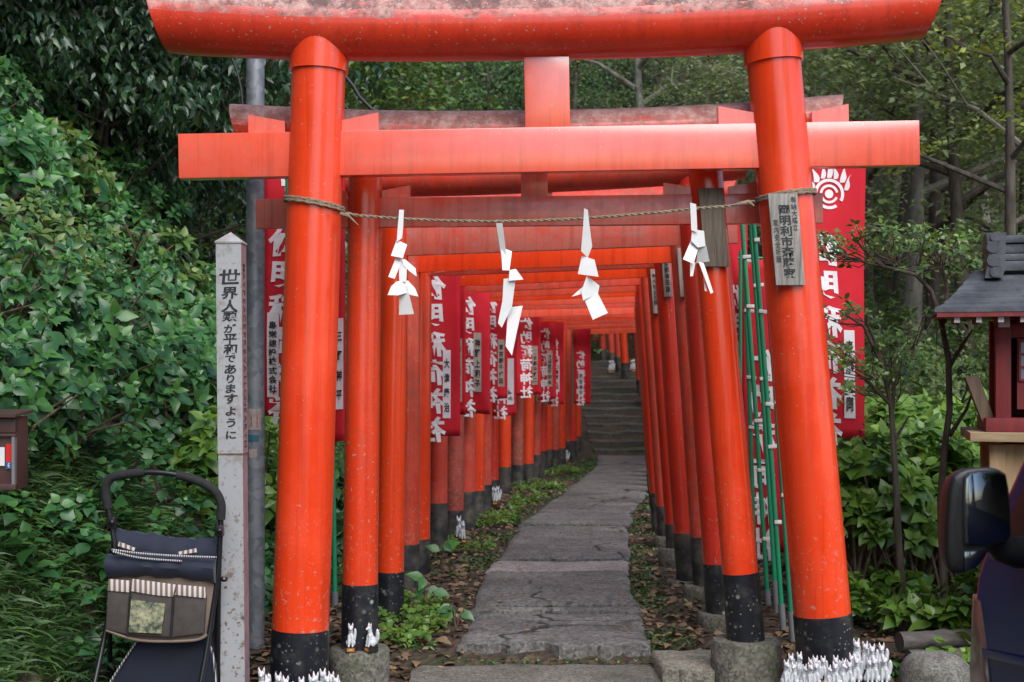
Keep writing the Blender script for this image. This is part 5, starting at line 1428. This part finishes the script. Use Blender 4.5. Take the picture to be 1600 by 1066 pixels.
# ------------------------------------------------------------------ forest
def tree(name, label, group, x, y, h, r, seed, leafmat, bark, crown_z=(.35, 1.0), spread=2.2, nleaf=3500, leaf=(.09, .16), lean=(0, 0), limbs=8, clump=.55, tpl=4, droop=.0, W=1.0):
    rs = np.random.RandomState(seed); z0 = hgt(x, y); g = empty(name, (x, y, z0), label, 'tree', group)
    ph = rs.uniform(0, 6.28, 4); pts = []; n = 10
    for j in range(n+1):
        t = j/n; w = .10*h*.25
        pts.append(Vector((x+lean[0]*h*t+w*math.sin(ph[0]+3*t)*t, y+lean[1]*h*t+w*math.sin(ph[1]+2.5*t)*t, z0-.15+(h+.15)*t)))
    q = MB(); q.tube(pts, [r*(1.25 if j == 0 else 1)*(1-.78*j/n) for j in range(n+1)], 10, cap=False)
    cent = []
    for k in range(limbs):
        t = crown_z[0]+(crown_z[1]-crown_z[0])*(k+.4*rs.rand())/limbs; t = min(t, .97); i = int(t*n); s = pts[i].lerp(pts[min(i+1, n)], t*n-i)
        az = k*2.4+rs.uniform(-.5, .5); ln = spread*(1.1-.75*(t-crown_z[0])/(crown_z[1]-crown_z[0]+.01))*rs.uniform(.7, 1.2)
        up = rs.uniform(.15, .6); e = s+Vector((math.cos(az)*ln, math.sin(az)*ln, ln*up)); m = s.lerp(e, .5)+Vector((rs.normal(0, .15), rs.normal(0, .15), ln*.08))
        q.tube([s, s.lerp(m, .6), m, m.lerp(e, .5), e], [r*.36, r*.3, r*.22, r*.14, r*.05], 7, cap=False)
        cent += [tuple(e), tuple(m.lerp(e, .4)), tuple(m)]
        for _ in range(2):
            s2 = m.lerp(e, rs.uniform(.0, .7)); a2 = az+rs.uniform(-1.2, 1.2); e2 = s2+Vector((math.cos(a2)*ln*.5, math.sin(a2)*ln*.5, ln*rs.uniform(-.05, .4)))
            q.tube([s2, s2.lerp(e2, .5)+Vector((0, 0, .04)), e2], [r*.13, r*.09, r*.03], 5, cap=False); cent.append(tuple(e2))
    q.build('trunk', bark, g)
    cent.append(tuple(pts[-1])); cent = np.array(cent); sub = []
    per = 5
    c2 = np.repeat(cent, per, 0)+rs.normal(0, clump*.75, (len(cent)*per, 3))*np.array([1, 1, .6])
    idx = rs.randint(0, len(c2), nleaf); P = c2[idx]+rs.normal(0, clump*.32, (nleaf, 3))*np.array([1, 1, .55])
    az = rs.uniform(0, 6.28, nleaf); D = np.stack([np.cos(az), np.sin(az), rs.normal(-.25-droop, .35, nleaf)], 1)
    N = np.stack([rs.normal(0, .5, nleaf), rs.normal(-.25, .5, nleaf), np.ones(nleaf)], 1)
    shade = rs.uniform(0, 1, len(c2))[idx]
    t = np.stack([np.clip(.65*shade+.4*rs.rand(nleaf), 0, 1), (rs.rand(nleaf)**5)*.9], 1)
    foliage('crown', P, D, N, rs.uniform(leaf[0], leaf[1], nleaf), W, t, leafmat, g, tpl)
    return g

FT = 'forest trees on the hillside'
rs1 = np.random.RandomState(42)
# named trunks seen on the right
spec = [  # px of trunk base, Y, height, radius, lean, label
 (1418, 19, 9, .16, (.02, 0), 'leaning grey trunk tree behind the right banner', 'bark_pale'),
 (1452, 21, 10, .15, (0, 0), 'straight trunk tree right of the leaning grey one', 'bark'),
 (1392, 24, 11, .17, (.06, 0), 'tree with trunk slanting right behind the second beam end', 'bark'),
 (1352, 27, 12, .18, (0, 0), 'tall tree deep in shade above the banner', 'bark'),
 (1006, 33, 13, .20, (0, 0), 'pale straight trunk tree above the middle of the gates', 'bark_pale'),
 (1225, 29, 12, .2, (-.03, 0), 'forked tree seen between the right post and the top beam', 'bark_pale'),
 (1520, 18, 9, .14, (-.05, 0), 'crooked tree above the small shrine roof', 'bark'),
]
for k, (px, Y, h, r, ln, lab, bk) in enumerate(spec):
    x = (px-800)/F*Y
    h = max(4, EYE+(HZ+10)/F*Y-hgt(x, Y)+.7)
    tree('broadleaf_tree', lab, FT, x, Y, h, r, 700+k, M['lf_ever'], M[bk], (.22 if k % 2 else .48, 1), 2.7, 8500, (.065, .115), ln, 10, .55)
# lime-leaved young tree at the far right
tree('young_lime_tree', 'thin dark tree with sprays of yellow-green leaves at the right edge', FT, (1575-800)/F*12.5, 12.5, 6.0, .08, 800, M['lf_lime'], M['bark'], (.45, 1), 1.1, 1500, (.05, .09), (-.02, 0), 11, .26)
n = 0
for (px, Y) in ((1280, 36), (1330, 31), (1400, 33), (1470, 28), (1540, 31), (1600, 25), (1660, 22), (1500, 40), (1420, 45), (1580, 42), (1180, 42), (1100, 40), (1060, 46), (1250, 46), (1330, 50), (1680, 34), (1640, 16), (1740, 19)):
    x = (px-800)/F*Y
    tree('broadleaf_tree', 'grey-green evergreen tree in the right hand forest', FT, x, Y, max(4, EYE+HZ/F*Y-hgt(x, Y)+rs1.uniform(.3, 1.3)), rs1.uniform(.12, .18), 820+n, M['lf_ever'], M['bark' if n % 2 else 'bark_pale'], (.22 if n % 3 else .5, 1), 2.9, 6800, (.08, .14), (rs1.uniform(-.06, .06), 0), 11, .65); n += 1
for (px, Y) in ((640, 36), (700, 40), (760, 38), (830, 42), (900, 40), (960, 43), (560, 42), (620, 50), (740, 52), (880, 54), (1000, 56)):
    x = (px-800)/F*Y
    tree('cedar_tree', 'dark feathery cedar on the hill above the gates', FT, x, Y, max(4, EYE+(HZ-60)/F*Y-hgt(x, Y)+rs1.uniform(.3, 1.5)), rs1.uniform(.14, .2), 860+n, M['lf_cedar'], M['bark'], (.10, 1), 2.2, 6000, (.09, .17), (0, 0), 14, .6, droop=.5); n += 1
for (px, Y) in ((480, 24), (560, 27), (620, 30), (420, 20), (520, 33), (380, 26), (300, 22), (200, 19), (450, 38), (330, 33)):
    x = (px-800)/F*Y
    tree('broadleaf_tree', 'yellowing broadleaf tree growing up the left hillside', FT, x, Y, rs1.uniform(4.5, 7), rs1.uniform(.08, .13), 900+n, M['lf_yel'], M['bark'], (.12, 1), 1.9, 5200, (.09, .17), (.05, 0), 10, .55); n += 1
# overhanging trees top left, leaves coloured as if shaded, and their neighbours outside the frame
for (px, Y, h, ln) in ((40, 13, 3.4, (.10, -.06)), (150, 13.5, 3.2, (.10, -.06)), (260, 14.5, 3.2, (.08, -.04)), (-70, 12, 3.8, (.10, -.04)), (90, 16, 4.4, (.05, 0)), (215, 17, 4.4, (.05, 0)), (310, 18, 4.0, (.05, 0)), (10, 19, 5, (.03, 0)), (160, 21, 5, (.03, 0))):
    x = (px-800)/F*Y
    tree('overhanging_tree', 'leafy tree with shade-coloured leaves hanging over the top of the left bank', FT, x, Y, h, .07, 930+n, M['lf_shaded'], M['bark'], (.02, 1), 1.5, 9500, (.07, .135), ln, 12, .55, tpl=8, droop=.9, W=.62); n += 1
# unseen trees added behind the camera; their gap shapes the reflections on the gates
for (x, y, h) in ((-6.5, -6, 8), (-8, -12, 9), (-11, -17, 10), (-6, 0, 7), (11, -14, 9), (13, -9, 9), (16, -18, 10)):
    tree('unseen_tree', 'broad evergreen tree added unseen behind the viewer to shape reflections', 'trees added behind the viewer', x, y, h, .16, 960+n, M['lf_ever'], M['bark'], (.05, 1), 3.2, 5500, (.2, .36), (0, 0), 12, .8); n += 1

# understory bushes on both hillsides
for (px, Y, s) in ((1330, 14, 1.0), (1400, 15, 1.1), (1470, 13.5, 1.0), (1540, 15, 1.1), (1610, 13, 1.0), (1370, 18, 1.3), (1440, 17.5, 1.3), (1520, 19, 1.4), (1600, 18, 1.4), (1300, 20, 1.4), (1680, 16, 1.2), (1350, 23, 1.5), (1450, 23, 1.5), (1550, 23, 1.5), (1270, 26, 1.5), (1380, 28, 1.6), (1500, 28, 1.6)):
    x = (px-800)/F*Y
    shrub('forest_bush', 'soft green bush in the forest beyond the right hydrangeas', 'bushes under the right forest', (x, Y, hgt(x, Y)), s*.9, s*.9, s*1.25, int(190*s), (.08, .14), M['lf_ever' if n % 2 else 'lf_yel'], 1000+n, k=6, young=.3, stems=6, low=.05, tpl=4); n += 1
for (px, Y, s) in ((480, 17, 1.0), (530, 19, 1.1), (440, 15.5, 1.0), (580, 22, 1.2), (640, 25, 1.3), (700, 29, 1.4), (760, 31, 1.4), (400, 19, 1.2), (850, 33, 1.5), (920, 35, 1.4), (980, 38, 1.4), (1040, 36, 1.4), (1120, 33, 1.5), (1180, 30, 1.4), (470, 22, 1.2), (540, 26, 1.3)):
    x = (px-800)/F*Y
    shrub('hillside_bush', 'leafy bush on the hillside behind the gates', 'bushes on the hillside behind the gates', (x, Y, hgt(x, Y)), s*.9, s*.9, s*1.2, int(180*s), (.08, .15), M['lf_yel' if n % 2 else 'lf_hyd'], 1000+n, k=6, young=.4, stems=6, low=.05, tpl=4); n += 1
def under():
    rs = np.random.RandomState(91); P = []; A = []
    while len(P) < 9000:
        y = rs.uniform(14, 62); px = rs.uniform(-100, 1750); x = (px-800)/F*y
        if interp(FOOT, y)-.3 < x < interp(RFOOT, y)-.2 and y < 38: continue
        P.append((x, y, hgt(x, y)+.05+.45*rs.rand()**1.5)); A.append((rs.normal(0, .4), rs.normal(-.5, .4), 1))
    b, D, N, L, t = rosettes(rs, np.array(P), np.array(A), rs.uniform(.12, .22, len(P)), 6, .3, (0, 45))
    tag(foliage('undergrowth', b, D, N, L, 1.0, t, M['lf_cedar'], None, 4), kind='stuff')
under()
print('objects', len(bpy.data.objects), 'polys', sum(len(m.polygons) for m in bpy.data.meshes))
